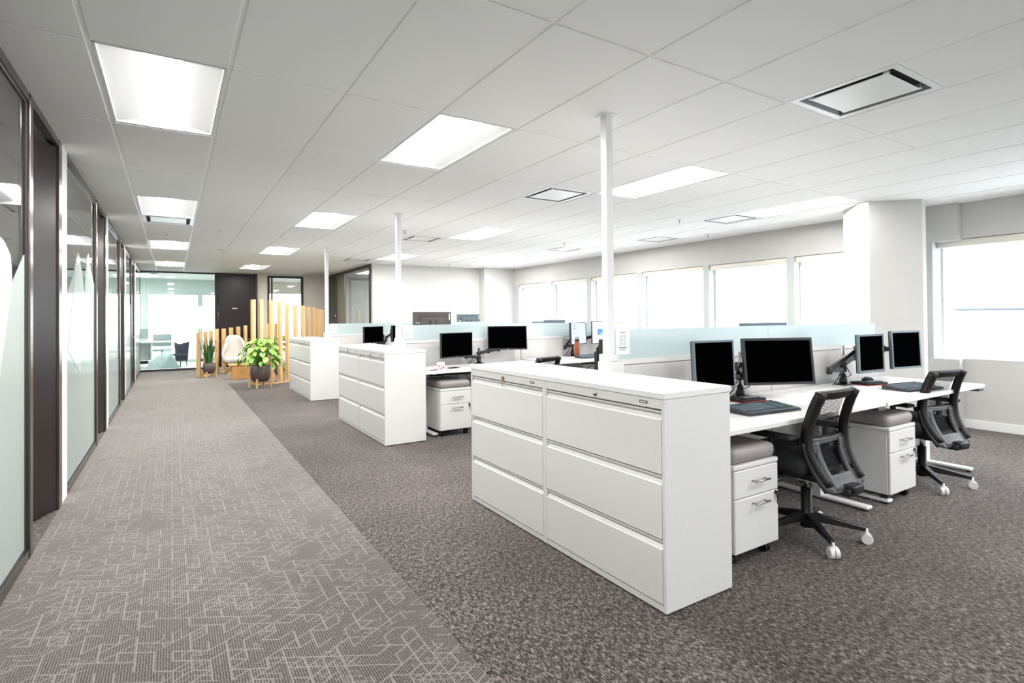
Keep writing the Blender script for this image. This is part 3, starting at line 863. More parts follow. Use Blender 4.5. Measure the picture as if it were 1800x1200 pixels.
# ------------------------------------------------------------------ pedestals
def pedestal(loc, label, first=[None]):
    if first[0] is not None:
        return dup(first[0], loc, 0, label)
    t = thing('mobile_pedestal', label, 'pedestal', loc, 0, 'white mobile pedestals with grey cushions')
    W_, D_ = .385, .52
    MB().box(0, W_, .02, D_, .07, .505, .002).build('body', 'cabinet', t)
    MB().box(-.002, W_+.002, .0, D_+.002, .507, .532, .004).build('lid', 'cabinet', t)
    MB().box(.004, W_-.004, .006, D_-.004, .532, .615, .034, 4).build('cushion', 'fabric_grey', t)
    for z0, z1, hz in ((.358, .503, .437), (.072, .354, .318)):
        d = MB().box(.002, W_-.002, 0, .0195, z0, z1, .004).build('drawer', 'cabinet', t)
        h = MB(); h.tube([(.14, -.028, hz), (.27, -.028, hz)], .0055, 8)
        for x in (.155, .255): h.tube([(x, -.028, hz), (x, .0, hz)], .004, 6)
        h.build('handle', 'steel', d)
    o = MB().lathe([(0, 0), (.010, 0), (.010, .008), (0, .008)], 12).build('lock', 'black', t)
    o.rotation_euler = (PI/2, 0, 0); o.location = (W_-.028, 0, .343)
    k = MB(); k.box(-.008, .008, -.012, -.009, -.010, .010, .001); k.box(-.003, .003, -.012, -.0095, -.045, -.01); k.build('key', 'black', t).location = (W_-.026, 0, .325)
    MB().box(.01, W_-.01, .03, D_-.01, .058, .070).build('base_plate', 'black', t)
    for x in (.045, W_-.045):
        for y in (.06, D_-.06):
            c = MB()
            for dx in (-.012, .012):
                c.tube([(x+dx-.008, y, .026), (x+dx+.008, y, .026)], .026, 16)
            c.tube([(x, y, .026), (x, y, .06)], .008, 8)
            c.build('caster', 'black', t)
    first[0] = t
    return t
pedestal((2.475, 1.80, 0), 'white mobile pedestal with grey cushion beside the nearest cabinet end')
pedestal((4.19, 1.815, 0), 'white mobile pedestal with grey cushion between the two office chairs')
pedestal((2.51, 5.53, 0), 'white mobile pedestal with grey cushion under the middle row desk')
pedestal((2.51, 9.25, 0), 'white mobile pedestal under the farthest row desk')

# ------------------------------------------------------------------ office chairs
def ribbon(mb, pts, xl, xr, th, bow=.6, nx=6):
    """strip following a side profile; pts (y,z), from xl[i] to xr[i]"""
    n = len(pts)
    def fn(u, v):
        f = u*(n-1); i = min(int(f), n-2); q = f-i
        y = pts[i][0]*(1-q)+pts[i+1][0]*q; z = pts[i][1]*(1-q)+pts[i+1][1]*q
        a = xl[i]*(1-q)+xl[i+1]*q; b = xr[i]*(1-q)+xr[i+1]*q
        x = a+(b-a)*v
        return (x, y+bow*x*x, z)
    mb.grid(fn, (n-1)*2, nx, th)
PROF = [(-.195, .895), (-.165, .83), (-.140, .757), (-.122, .68), (-.115, .605), (-.130, .52), (-.160, .45), (-.195, .395), (-.225, .355)]
def prof_at(z):
    for (y0, z0), (y1, z1) in zip(PROF, PROF[1:]):
        if z0 >= z >= z1: return y0+(y1-y0)*(z0-z)/(z0-z1)
    return PROF[-1][0]
def sub(za, zb, off=0., n=6): return [(prof_at(za+(zb-za)*k/n)+off, za+(zb-za)*k/n) for k in range(n+1)]
def halfw(z): return .212 - .018*max(0, (z-.6)/.3) - .03*max(0, (.60-z)/.25)**1.5
C_proto = None
def office_chair(loc, rz, label):
    global C_proto
    if C_proto is not None: return dup(C_proto, loc, rz, label)
    t = thing('office_chair', label, 'office chair', loc, rz, 'black mesh back office chairs')
    # base
    for k in range(5):
        a = math.radians(-54+72*k); d = Vector((math.cos(a), math.sin(a), 0))
        lg = MB().beam(d*.02+Vector((0, 0, .125)), d*.30+Vector((0, 0, .082)), .046, .050, .026, .024, .004)
        lo = lg.build('base_leg', 'black', t)
        c = MB(); px = d*.305; n_ = Vector((-d.y, d.x, 0))
        c.tube([px+Vector((0, 0, .085)), px+Vector((0, 0, .03))], .008, 8)
        for s in (-1, 1):
            c.tube([px+n_*(s*.004)+Vector((0, 0, .030)), px+n_*(s*.024)+Vector((0, 0, .030)), px+n_*(s*.026)+Vector((0, 0, .030))], [.030, .030, .026], 20, smooth=False)
        c.tube([px-n_*.018+Vector((0, 0, .05)), px+n_*.018+Vector((0, 0, .05))], .016, 12)
        c.build('caster', 'caster_white', lo)
    MB().lathe([(0, .06), (.036, .06), (.038, .09), (.038, .15), (.030, .155), (.030, .29), (0, .29)], 20).build('base_hub', 'black', t)
    MB().lathe([(.014, .28), (.014, .40)], 14).build('gas_lift', 'chrome', t)
    mch = MB(); mch.box(-.09, .09, -.15, .12, .355, .405, .012, 2); mch.box(-.055, .055, -.30, -.12, .335, .375, .008, 2)
    mch.tube([(.08, .02, .38), (.24, .03, .375)], .007, 8)
    mch.build('tilt_mechanism', 'black', t)
    # seat
    def seat(u, v):
        a = 2*PI*u
        return None
    s = MB(); s.box(-.25, .25, -.12, .345, .415, .515, .040, 4); s.build('seat', 'fabric_black', t)
    MB().box(-.225, .225, -.09, .32, .405, .428, .006).build('seat_pan', 'black', t)
    # arms
    for sx in (-1, 1):
        am = MB(); am.beam((sx*.12, .03, .388), (sx*.285, .03, .395), .06, .02, .05, .018)
        am.beam((sx*.285, .03, .39), (sx*.285, .035, .62), .05, .028, .04, .022, .003)
        ao = am.build('armrest', 'black', t)
        MB().box(sx*.285-.045, sx*.285+.045, -.10, .15, .62, .645, .010, 3).build('arm_pad', 'black_matte', ao)
    # backrest frame
    f = MB(); zt, zb, zm = .895, .36, .600
    n = 10
    zz = [zt+(zb-zt)*k/n for k in range(n+1)]
    pr = [(prof_at(z), z) for z in zz]
    hw_ = [halfw(z) for z in zz]
    ribbon(f, pr, [-h for h in hw_], [-h+.040 for h in hw_], .046, nx=2)
    ribbon(f, pr, [h-.040 for h in hw_], [h for h in hw_], .046, nx=2)
    ribbon(f, sub(.895, .855), [-halfw(.88)]*7, [halfw(.88)]*7, .026, nx=10)
    ribbon(f, sub(.615, .585), [-halfw(.6)]*7, [halfw(.6)]*7, .024, nx=10)
    f.build('back_frame', 'chair_mesh_frame', t)
    nt = MB(); ribbon(nt, sub(.86, .41, .012, 8), [-.18]*9, [.18]*9, 0, nx=8); nt.build('back_mesh', 'net', t)
    # grey outer shell: two outer arms, slots, inner arms and a curved foot band
    g = MB(); zs2 = [.60-.245*k/8 for k in range(9)]
    p2 = [(prof_at(z)-.030, z) for z in zs2]
    def strip(a0, a1, b0, b1, sgn):
        L_ = [a0+(a1-a0)*k/8 for k in range(9)]; R_ = [b0+(b1-b0)*k/8 for k in range(9)]
        if sgn < 0: L_, R_ = [-q for q in R_], [-q for q in L_]
        ribbon(g, p2, L_, R_, .026, nx=2)
    for sgn in (-1, 1):
        strip(.176, .150, .222, .195, sgn)
        strip(.108, .092, .150, .128, sgn)
    ribbon(g, [(prof_at(z)-.030, z) for z in (.425, .41, .39, .37, .35, .335)], [-.20, -.20, -.198, -.192, -.180, -.155], [.20, .20, .198, .192, .180, .155], .016, nx=12)
    ribbon(g, [(prof_at(z)-.022, z) for z in (.615, .60, .585)], [-.214]*3, [.214]*3, .014, nx=12)
    for sgn in (-1, 1): 
        L_ = [(.105 if sgn > 0 else -.200)]*3; R_ = [(.200 if sgn > 0 else -.105)]*3
        ribbon(g, [(prof_at(z)-.030, z) for z in (.60, .57, .53)], L_, R_, .014, nx=2)
    g.build('lower_back_shell', 'chair_grey', t)
    MB().box(-.075, .075, -.285, -.20, .318, .358, .008, 2).build('back_bracket', 'black', t)
    C_proto = t
    return t
office_chair((3.215, 1.845, 0), 0, 'black mesh back office chair in front, nearest the filing cabinet')
office_chair((4.97, 1.93, 0), math.radians(-9), 'black mesh back office chair at the right end desk')
office_chair((3.37, 4.93, 0), math.radians(18), 'black mesh chair whose back shows above the nearest cabinet top')
office_chair((2.95, 3.75, 0), math.radians(170), 'dark office chair just behind the nearest partition')

# ------------------------------------------------------------------ monitors
def monitor(x, y, z, W_, H_, yw, tilt, label, frame='bezel', shell='bezel', bz=.016, chin=0., back=False, lit=None, stand=None):
    t = thing('monitor', label, 'monitor', (x, y, z), 0, None)
    t.rotation_euler = (-math.radians(tilt), 0, math.radians(yw))
    f = MB()
    a, b = W_/2, H_/2
    for q in ((-a, -a+bz, -b, b), (a-bz, a, -b, b), (-a+bz, a-bz, b-bz, b), (-a+bz, a-bz, -b, -b+bz+chin)):
        f.box(q[0], q[1], -.006, .014, q[2], q[3], .0015)
    f.build('bezel', frame, t)
    sh = MB(); sh.box(-a+.001, a-.001, .006, .026, -b+.001, b-.001, .004); sh.box(-a*.62, a*.62, .024, .046, -b*.6, b*.6, .010, 2)
    sh.build('rear_housing', shell, t)
    s = MB().box(-a+bz, a-bz, -.002, .004, -b+bz+chin, b-bz).build('screen', lit or 'screen', t)
    MB().box(-.05, .05, .044, .056, -.05, .05, .002).build('mount_plate', 'black', t)
    if stand is not None:
        MB().box(-.03, .03, .046, .058, -(z-stand)+.012, .05, .003).build('stand_neck', shell, t)
        MB().box(-.12, .12, -.06, .14, -(z-stand)+.001, -(z-stand)+.013, .004).build('stand_base', shell, t)
    if chin: MB().box(-.012, .012, -.0072, -.0058, -b+.004, -b+.010).build('badge', 'steel', t)
    if back: 
        MB().box(a*.45, a*.68, .0465, .0475, -b*.1, b*.02).build('rear_badge', 'steel', t) if False else MB().box(a*.64, a*.88, .0262, .0275, b*.1, b*.17).build('rear_badge', 'steel', t)
        MB().box(-a+.02, -a+.035, .0262, .0275, b*.35, b*.85).build('sticker', 'paper', t)
    return t
m1 = monitor(2.95, 2.28, 1.005, .365, .313, -4, 3, 'black screen monitor partly hidden by the nearest cabinet', 'bezel_silver', 'bezel', .014)
m2 = monitor(3.546, 2.216, 1.002, .516, .321, -24.8, 6.8, 'wide black screen monitor behind the front office chair', 'bezel', 'black', .018)
m3 = monitor(4.85, 2.228, 1.00, .368, .313, -3, 1.2, 'square silver framed monitor, left one of the end desk', 'bezel_silver', 'bezel', .016, .006)
m4 = monitor(5.25, 2.14, 1.02, .378, .315, -9.3, 2.4, 'square silver framed monitor, right one of the end desk by the pillar', 'bezel_silver', 'bezel', .016)
monitor(3.0, 6.10, .983, .528, .308, 17, 0, 'black monitor behind the patterned white cup', 'black', 'black', .010, .008)
monitor(3.77, 6.16, 1.05, .522, .313, -25, 10, 'black wide monitor tilted back in the middle row', 'black', 'black', .010, .008)
q = monitor(4.944, 6.124, 1.085, .42, .32, 19.9, 2, 'monitor showing a pale violet page behind the orange bottle', 'bezel', 'bezel', .012, lit='screen_doc')
tx = MB()
for i, (w0, zz) in enumerate([(.10, .11), (.08, .10), (.10, .07), (.10, .06), (.11, .0), (.06, -.09), (.10, -.10)]): tx.box(-.15, -.15+w0, -.0035, -.0022, zz, zz+.006)
tx.build('screen_text', 'screen_grey', q)
q = monitor(5.45, 6.07, 1.09, .52, .335, -13, 0, 'monitor with blue and lime blocks on its screen behind the nearest pole', 'bezel', 'bezel', .010, lit='screen_white')
sx = MB(); sx.box(-.17, -.02, -.0035, -.0022, -.04, .055); sx.build('screen_block', 'screen_blue', q)
sx = MB(); sx.box(-.245, .245, -.0035, -.0022, .125, .14); sx.box(-.13, -.06, -.0045, -.0035, -.02, -.01); sx.build('screen_bar', 'screen_lime', q)
sx = MB(); 
for k in range(3): sx.box(.0, .23, -.0035, -.0022, .10-.035*k, .108-.035*k)
sx.build('screen_text', 'screen_doc', q)
monitor(3.05, 9.55, 1.036, .495, .289, 29.9, 0, 'black monitor in the farthest row', 'black', 'black', .010)
monitor(3.44, 9.60, 1.045, .46, .30, 64, 0, 'black monitor seen nearly edge-on beside the second white pole', 'black', 'black', .010)
monitor(2.99, 6.84, 1.235, .54, .34, 176, 0, 'large brown backed monitor showing its rear above the middle glass', 'backshell', 'backshell', .012, back=True, stand=.731)
monitor(5.55, 10.72, 1.23, .56, .34, 180, 0, 'slate backed monitor showing its rear before the back wall', 'backshell_blue', 'backshell_blue', .012, back=True, stand=.731)
monitor(7.35, 10.62, 1.08, .34, .30, 180, 0, 'small slate monitor top just above the glass, by the far window', 'backshell_blue', 'backshell_blue', .012, stand=.731)
monitor(5.16, 7.0, 1.115, .42, .32, 180, 0, 'slate monitor top above the middle glass, left of the lit screens', 'backshell_blue', 'backshell_blue', .012, stand=.731)
monitor(4.64, 3.05, 1.085, .66, .335, 178, 0, 'monitor whose top edge shows above the nearest glass screen', 'backshell_blue', 'backshell_blue', .012, stand=.731)
monitor(2.64, 3.0, 1.02, .46, .29, 49, 0, 'dark monitor seen edge-on behind the nearest white pole', 'black', 'black', .012, stand=.731)

# ------------------------------------------------------------------ monitor arms
def arm(base, label, links, post_h=.33, post_mat='steel'):
    t = thing('monitor_mount', label, 'monitor mount', base, 0, 'desk clamped monitor arms')
    b = MB(); b.box(-.055, .055, -.05, .05, 0, .010, .003); b.lathe([(.03, .01), (.03, .05), (.022, .06), (.022, .09)], 16)
    b.build('base_clamp', 'black', t)
    MB().tube([(0, 0, .05), (0, 0, post_h)], .0125, 14).build('post', post_mat, t)
    for L_ in links:
        P_ = [Vector(p)-Vector(base) for p in L_]
        a = MB()
        a.lathe([(.028, P_[0].z-.02), (.028, P_[0].z+.02)], 16)
        for p, q in zip(P_, P_[1:]):
            a.beam(p, q, .034, .040, .030, .034, .005)
        for p in P_[1:]: a.lathe([(.022, -.03), (.022, .03)], 14, tuple(p))
        a.build('arm', 'black', t)
    cb = MB(); cb.tube([(.02, 0, .18), (.05, -.04, .08), (-.06, -.03, .06), (-.14, -.02, .012)], .004, 6)
    cb.tube([(-.01, 0, .15), (-.06, -.02, .13), (-.10, -.01, .06), (-.16, .0, .01)], .004, 6)
    cb.build('cables', 'black_matte', t)
    return t
arm((4.79, 2.42, .73), 'black double monitor arm with a silver post on the end desk',
    [[(4.79, 2.42, .86), (4.50, 2.38, .87), (4.78, 2.31, 1.03), (4.84, 2.275, 1.00)], [(4.79, 2.42, .90), (5.04, 2.45, .95), (5.20, 2.30, 1.02), (5.25, 2.19, 1.02)]])
arm((3.45, 2.45, .73), 'black double monitor arm behind the two front monitors',
    [[(3.45, 2.45, .88), (3.20, 2.44, .92), (3.00, 2.40, .99), (2.955, 2.335, 1.0)], [(3.45, 2.45, .92), (3.28, 2.36, .97), (3.40, 2.33, 1.0), (3.53, 2.265, 1.0)]])
arm((3.36, 6.20, .73), 'black double monitor arm between the two middle row screens',
    [[(3.36, 6.20, .81), (3.18, 6.20, .83), (3.0, 6.20, .86), (2.99, 6.165, .95)], [(3.36, 6.20, .86), (3.52, 6.23, .885), (3.70, 6.27, .90), (3.785, 6.215, 1.03)]], .20, 'black')
arm((4.95, 6.27, .75), 'black monitor arm between the lit screens and the orange bottle',
    [[(4.95, 6.27, .92), (4.80, 6.26, .88), (4.88, 6.2, 1.02), (4.94, 6.17, 1.08)], [(4.95, 6.27, .95), (5.20, 6.27, 1.0), (5.40, 6.2, 1.06), (5.45, 6.12, 1.08)]], .30, 'black')
arm((3.34, 9.86, .73), 'black double monitor arm in the farthest row',
    [[(3.34, 9.86, .86), (3.22, 9.80, .88), (3.08, 9.72, .90), (3.03, 9.60, 1.02)], [(3.34, 9.86, .88), (3.36, 9.80, .92), (3.34, 9.72, .97), (3.39, 9.62, 1.03)]], .30, 'black')

# ------------------------------------------------------------------ things on desks
def keyboard(x, y, z, rz, label):
    t = thing('keyboard', label, 'keyboard', (x, y, z), rz)
    prof = [(-.10, .0), (-.10, .010), (-.085, .016), (-.06, .018), (.09, .034), (.095, .030), (.095, .0)]
    MB().prism(prof, 0, -.225, .225).build('case', 'bezel', t)
    MB().box(-.21, .21, -.098, -.060, .012, .0195, .004).build('palm_rest', 'blue_grey', t)
    k = MB()
    slope = .016/.15
    for r in range(6):
        yy = -.050+.0215*r
        zz = .0185+(yy+.06)*slope
        x0 = -.212
        ncol = 22
        for c in range(ncol):
            if r == 0 and 4 <= c <= 8: continue
            xx = x0+c*.0193
            if c in (15, 19): continue
            k.box(xx, xx+.0165, yy, yy+.018, zz, zz+.006)
        if r == 0: k.box(x0+4*.0193, x0+9*.0193-.003, yy, yy+.018, zz, zz+.006)
    k.build('keys', 'keycap', t, kind='stuff')
    MB().box(-.20, .20, .085, .093, .034, .040, .002).build('media_strip', 'black', t)
    f = MB(); f.box(-.20, -.17, .07, .085, -.001, .004); f.box(.17, .20, .07, .085, -.001, .004); f.build('riser', 'black', t)
    return t
keyboard(3.085, 2.04, .731, math.radians(-6), 'black keyboard on the desk left of the front office chair')
keyboard(4.93, 1.97, .731, math.radians(-8), 'black keyboard on the right end desk in front of the silver monitors')
keyboard(4.95, 5.85, .751, 0, 'keyboard on the desk with the lit screens')
def mouse_pad(x, y, z, rz, label, mouse):
    t = thing('mouse_rest', label, 'mouse rest', (x, y, z), rz)
    MB().box(-.12, .12, -.085, .085, 0, .004, .0015).build('red_base', 'red', t)
    MB().box(-.118, .118, -.083, .083, .004, .022, .006, 2).build('pad_body', 'black_matte', t)
    MB().box(-.085, .075, -.075, -.02, .020, .034, .010, 3).build('gel_cushion', 'blue_grey', t)
    if mouse:
        o = thing('computer_mouse', 'dark computer mouse resting on the black rest of the end desk', 'mouse', (x+.05, y+.03, z+.022), rz)
        def ms(u, v):
            a = 2*PI*u; b = v*PI/2
            return (.033*math.cos(a)*math.cos(b), .055*math.sin(a)*math.cos(b), .034*math.sin(b))
        MB().grid(ms, 20, 8).build('mouse_shell', 'black', o)
        MB().box(-.003, .003, .015, .03, .028, .033, .001).build('wheel', 'chair_grey', o)
mouse_pad(3.37, 2.36, .731, math.radians(-4), 'flat black mouse rest with red underside behind the front keyboard', False)
mouse_pad(4.98, 2.31, .731, math.radians(-12), 'flat black mouse rest with red underside at the foot of the silver post', True)
# cup with magenta pattern
t = thing('patterned_cup', 'small white cup with a magenta pattern on the middle row desk', 'cup', (2.56, 5.62, .731))
MB().lathe([(0, 0), (.038, 0), (.044, .09), (.041, .09), (.036, .006), (0, .006)], 24).build('cup_body', 'paper', t)
pt = MB()
for k in range(16):
    a = -PI/2 + (rnd.random()-.5)*2.6; z = .015+rnd.random()*.06; r_ = .0385+.006*z/.09+.0008
    c_ = Vector((r_*math.cos(a), r_*math.sin(a), z)); n_ = Vector((math.cos(a), math.sin(a), 0))
    pt.tube([c_-n_*.001, c_+n_*.001], .005+.004*rnd.random(), 7)
pt.build('pattern', 'magenta', t)
t = thing('pen', 'black pen lying on the desk beside the patterned cup', 'pen', (2.50, 5.68, .736), math.radians(30))
MB().tube([(-.07, 0, 0), (.06, 0, 0), (.072, 0, 0)], [.0045, .0045, .001], 10).build('barrel', 'black', t)
MB().tube([(-.078, 0, 0), (-.07, 0, 0)], .003, 8).build('button', 'steel', t)
t = thing('phone', 'flat dark phone on the desk right of the patterned cup', 'phone', (2.80, 5.80, .731), math.radians(15))
MB().box(-.075, .075, -.037, .037, 0, .008, .003).build('case', 'black', t)
MB().box(-.07, .07, -.033, .033, .008, .0086).build('screen', 'screen', t)
# orange bottle etc.
t = thing('drink_bottle', 'terracotta drinks bottle with a black cap by the lit screens', 'bottle', (4.80, 5.98, .751))
MB().lathe([(0, 0), (.036, 0), (.038, .006), (.038, .215), (.034, .225), (0, .225)], 24).build('bottle_body', 'terracotta', t)
MB().lathe([(0, .225), (.032, .225), (.032, .25), (.018, .262), (0, .262)], 20).build('cap', 'black', t)
hb = MB().tube([(-.025, 0, .25), (-.02, 0, .285), (.02, 0, .285), (.025, 0, .25)], .005, 8); hb.build('carry_loop', 'black', t)
t = thing('notebook', 'white notebook lying on the desk right of the terracotta bottle', 'notebook', (5.06, 6.02, .751), math.radians(10))
MB().box(-.10, .10, -.07, .07, 0, .004).build('cover', 'black', t); MB().box(-.098, .096, -.068, .068, .004, .014).build('pages', 'paper', t)
t = thing('tissue_pack', 'white crumpled tissue pack at the back of the lit desk', 'tissue pack', (5.36, 6.18, .751))
def tis(u, v):
    a = 2*PI*u; b = v*PI/2; r = .06*(1+.25*math.sin(3*a)+.12*math.sin(7*a+v*5))*math.cos(b)
    return (r*math.cos(a), r*.7*math.sin(a), .11*math.sin(b)**.8)
MB().grid(tis, 24, 8).build('tissue', 'paper', t)
t = thing('snack_bowl', 'brown bowl of snacks on the lit desk beside the nearest pole', 'bowl', (5.43, 5.98, .751))
MB().lathe([(0, 0), (.04, 0), (.07, .045), (.066, .045), (.038, .006), (0, .006)], 24).build('bowl', 'brown', t)
sn = MB()
for k in range(12):
    a = rnd.random()*2*PI; r = rnd.random()*.042
    sn.lathe([(0, -.012), (.012, 0), (0, .012)], 6, (r*math.cos(a), r*math.sin(a), .04+rnd.random()*.012))
sn.build('snacks', 'terracotta', t, kind='stuff')
t = thing('document_pile', 'loose pale papers on the middle row desk behind the cabinet', 'papers', (3.95, 6.0, .731), math.radians(15))
for k in range(4):
    o = MB().box(-.105, .105, -.148, .148, .001+.002*k, .0025+.002*k).build('sheet', 'paper', t); o.rotation_euler = (0, 0, .12*k)

# ------------------------------------------------------------------ wood slat screens
def slats(pts, label, rail_z, nm_):
    t = thing('slat_screen', label, 'slat screen', (0, 0, 0))
    n = len(pts)
    for i, (x, y, z) in enumerate(pts):
        a = pts[max(i-1, 0)]; b = pts[min(i+1, n-1)]
        ang = math.atan2(b[1]-a[1], b[0]-a[0])
        o = MB().box(-.034, .034, -.040, .040, .012, z, .002).build('slat', 'wood', t)
        o.location = (x, y, 0); o.rotation_euler = (0, 0, ang)
    r = MB()
    for a, b in zip(pts, pts[1:]):
        r.beam((a[0], a[1], .008), (b[0], b[1], .008), .09, .014)
    r.build('floor_rail', 'wood', t)
    r = MB()
    for a, b in zip(pts, pts[1:]):
        r.tube([(a[0], a[1], rail_z), (b[0], b[1], rail_z)], .007, 6)
    r.build('tie_rod', 'steel', t)
A = [(0.52, 14.45, 1.04), (0.67, 14.75, 1.06), (0.8, 15.05, 1.07), (0.94, 15.35, 1.1), (1.12, 15.65, 1.1), (1.3, 15.85, 1.12), (1.48, 16.0, 1.14), (1.66, 16.1, 1.17), (1.86, 16.12, 1.18), (2.06, 16.1, 1.19), (2.21, 16.05, 1.2), (2.37, 15.9, 1.22)]
B = [(1.38, 12.0, 1.72), (1.53, 12.05, 1.72), (1.73, 12.1, 1.71), (1.91, 12.2, 1.7), (2.08, 12.35, 1.66), (2.29, 12.6, 1.63), (2.51, 12.95, 1.63), (2.72, 13.4, 1.61), (2.94, 13.9, 1.6), (3.12, 14.3, 1.57), (3.31, 14.8, 1.57), (3.48, 15.3, 1.56)]
slats(A, 'low curved screen of pale wood slats behind the lounge seat', .80, 'low')
slats(B, 'tall curved screen of pale wood slats left of the farthest cabinets', .80, 'tall')

# ------------------------------------------------------------------ plants
def plant_pot(t, r, z0, z1, legs=4):
    h = z1-z0
    MB().lathe([(0, z0), (r*.72, z0), (r*.90, z0+h*.12), (r, z0+h*.45), (r*.97, z1), (r*.90, z1), (r*.90, z1-.03), (0, z1-.03)], 28).build('pot', 'pot', t)
    MB().lathe([(0, z1-.029), (r*.89, z1-.029), (r*.89, z1-.022), (0, z1-.022)], 20).build('soil', 'soil', t)
    for k in range(legs):
        a = PI/4+k*2*PI/legs + .35
        d = Vector((math.cos(a), math.sin(a), 0))
        MB().beam(d*(r*1.04)+Vector((0, 0, z0+h*.16)), d*(r*1.10), .034, .034, .028, .028).build('pot_leg', 'wood', t)
    MB().box(-r*1.0, r*1.0, -.014, .014, z0-.03, z0-.002).build('pot_cross_rail', 'wood', t)
def blade(h, wd, lean, curl, phi):
    b = MB(); d = Vector((math.cos(phi), math.sin(phi), 0)); s = Vector((-d.y, d.x, 0))
    def fn(u, v):
        w_ = wd*(.55+.9*u*(1-u)*1.3)*(1-u**5)
        c = d*(lean*u+curl*u*u)+Vector((0, 0, h*u))
        q = (v-.5)*2
        return tuple(c+s*(q*w_/2)+d*(-.25*w_*(1-q*q)*.5))
    b.grid(fn, 10, 4)
    return b
t = thing('snake_plant', 'upright snake plant in a brown footed pot, left of the white lounge chair', 'potted plant', (.73, 14.4, 0))
plant_pot(t, .135, .10, .33)
for k in range(26):
    phi = k*2.399; r0 = .015+.055*(k/26)
    o = blade(.42+.30*rnd.random()*(1-.3*k/26)+(.02 if k else .36), .042+.014*rnd.random(), .03+.12*k/26, .05*rnd.random(), phi).build('leaf', 'leaf_dark' if k % 3 else 'leaf_deep', t)
    o.location = (r0*math.cos(phi), r0*math.sin(phi), .29)
def broad_leaf(L_, W_):
    b = MB()
    def fn(u, v):
        q = (v-.5)*2
        w_ = W_*(math.sin(PI*min(1, u*1.02))**.75)*(1.15-.5*u)
        return (L_*u, q*w_/2, -.35*L_*u*u + .10*W_*abs(q) - (.0))
    b.grid(fn, 7, 4)
    return b
def leafy(t, z0, n, spread, hmin, hmax, L_, mats, seed):
    rr = random.Random(seed); protos = {}
    stems = MB()
    for k in range(n):
        phi = k*2.399+rr.random()*.6; f = (k+.5)/n
        r = spread*math.sqrt(f)*(.75+.3*rr.random()); z = hmax-(hmax-hmin)*f**1.3+(rr.random()-.5)*.10
        p = Vector((r*math.cos(phi), r*math.sin(phi), z))
        stems.tube([(0.03*math.cos(phi), .03*math.sin(phi), z0), (p.x*.45, p.y*.45, z0+(z-z0)*.75), tuple(p)], .0045, 5)
        key = mats[k % len(mats)]
        if key not in protos:
            o = broad_leaf(L_, L_*.72).build('leaf', key, t); protos[key] = o
        else:
            o = protos[key].copy(); COL.objects.link(o)
        s = .75+.5*rr.random()
        o.location = p; o.scale = (s, s, s)
        o.rotation_euler = ((rr.random()-.5)*.9, .15+.55*f+(rr.random()-.5)*.5, phi+(rr.random()-.5)*1.2)
    stems.build('stems', 'leaf_mid', t)
t = thing('broadleaf_plant', 'bright green leafy plant in a brown pot on wooden legs, before the slats', 'potted plant', (1.46, 11.62, 0))
plant_pot(t, .185, .13, .43)
leafy(t, .40, 96, .40, .46, .93, .14, ['leaf_lime', 'leaf_mid', 'leaf_lime', 'leaf_mid'], 3)
t = thing('broadleaf_plant', 'dark leafy potted plant standing behind the tall slats', 'potted plant', (2.02, 13.35, 0))
plant_pot(t, .16, .08, .34)
leafy(t, .32, 34, .24, .48, .95, .16, ['leaf_dark', 'leaf_mid'], 5)

# ------------------------------------------------------------------ lounge chair and bench
t = thing('lounge_chair', 'ivory upholstered tub chair on crossed pale wood legs', 'lounge chair', (1.33, 15.05, 0), math.radians(8))
def shell(u, v):
    a = PI*(-.02+1.04*u); hgt = .94-.30*abs(2*u-1)**3*1.0
    z = .30+(hgt-.30)*v
    rx = .29+.045*math.sin(v*PI*.55); ry = .27+.06*v
    return (-rx*math.cos(a)*(1-.38*max(0, v-.45)/.55), ry*math.sin(a)-.05, z)
MB().grid(shell, 20, 10, .05).build('back_shell', 'ivory', t)
MB().box(-.27, .27, -.28, .20, .27, .40, .05, 4).build('seat', 'ivory', t)
lg = [((-.20, -.22, .27), (.22, -.30, 0)), ((.20, -.22, .27), (-.24, -.30, 0)), ((-.20, .18, .27), (.22, .24, 0)), ((.20, .18, .27), (-.22, .24, 0))]
for a, b in lg: MB().beam(a, b, .03, .04).build('leg', 'wood', t)
t = thing('plywood_table', 'low warm plywood side table in front of the ivory chair', 'side table', (1.13, 13.50, 0))
MB().box(-.06, .50, -.02, .42, .295, .325, .003).build('tabletop', 'wood_warm', t)
MB().box(0, .44, 0, .03, 0, .295, .002).build('front_panel', 'wood_warm', t)
MB().box(.0, .03, .03, .40, 0, .295, .002).build('side_panel', 'wood_warm', t)
MB().box(.41, .44, .03, .40, 0, .295, .002).build('side_panel', 'wood_warm', t)

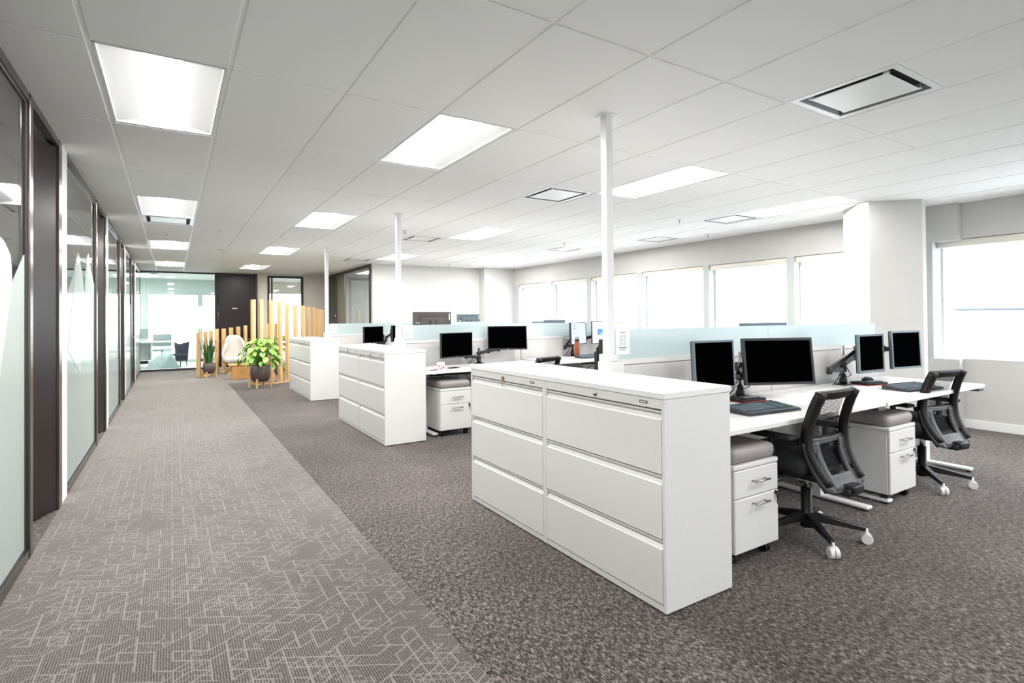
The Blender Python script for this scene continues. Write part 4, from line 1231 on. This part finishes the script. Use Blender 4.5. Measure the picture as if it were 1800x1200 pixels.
# ------------------------------------------------------------------ meeting room furniture (seen through glass)
t = thing('guest_chair', 'navy wing shaped chair inside the far glazed room', 'chair', (.16, 18.4, 0), math.radians(-30))
def nb(u, v):
    q = 2*u-1
    return (.20*q*(1-.25*(1-v)), -.12*(1-q*q)+.18, .15+.55*v-.06*(1-abs(q))*v)
MB().grid(nb, 10, 8, .03).build('backrest', 'navy', t)
MB().box(-.18, .18, -.20, .14, .30, .36, .02, 3).build('seat', 'navy', t)
for x in (-.14, .14):
    for y in (-.16, .10): MB().tube([(x, y, .30), (x*1.2, y*1.2, 0)], .012).build('leg', 'black', t)
t = thing('meeting_desk', 'pale grey green desk at the left in the far glazed room', 'desk', (-.78, 18.0, 0))
MB().box(-.35, .75, 0, .75, .70, .73, .003).build('desktop', 'laminate', t)
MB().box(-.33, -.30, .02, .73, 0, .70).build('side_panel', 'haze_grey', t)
MB().box(.28, .31, .02, .73, 0, .70).build('side_panel', 'laminate', t)
MB().box(-.30, .28, .60, .62, .2, .70).build('modesty_panel', 'laminate', t)
t = thing('task_chair', 'chair back paled by painted glare, behind the desk in the far glazed room', 'chair', (-.25, 19.2, 0))
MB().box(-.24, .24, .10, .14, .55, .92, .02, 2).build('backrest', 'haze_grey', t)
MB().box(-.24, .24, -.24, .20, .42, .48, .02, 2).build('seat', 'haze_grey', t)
MB().tube([(0, 0, .04), (0, 0, .42)], .03).build('column', 'steel', t)
for k in range(5):
    a = k*2*PI/5
    MB().beam((0, 0, .07), (.28*math.cos(a), .28*math.sin(a), .03), .04, .04).build('base_leg', 'steel', t)
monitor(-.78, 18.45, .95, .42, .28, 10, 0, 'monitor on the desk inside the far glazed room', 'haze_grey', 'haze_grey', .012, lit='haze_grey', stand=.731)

# ------------------------------------------------------------------ outside
g = struct(MB().box(-60, 90, -60, 90, -9.2, -9).build('ground', 'concrete'), 'pale paved ground outside below the windows', 'ground')
bd = thing('office_building', 'pale panelled building faintly visible through the large right window', 'building', (34, -14, -9))
MB().box(.3, 12, -14, 26, 0, 21).build('wall', 'facade', bd)
for i in range(12):
    for j in range(6):
        bl = (j % 2 == 1 and i % 3 != 0)
        MB().box(0, .3, -14+i*3.33+.06, -14+(i+1)*3.33-.06, j*3.5+.06, (j+1)*3.5-.06).build('facade_panel', 'facade_blue' if bl else 'facade', bd)
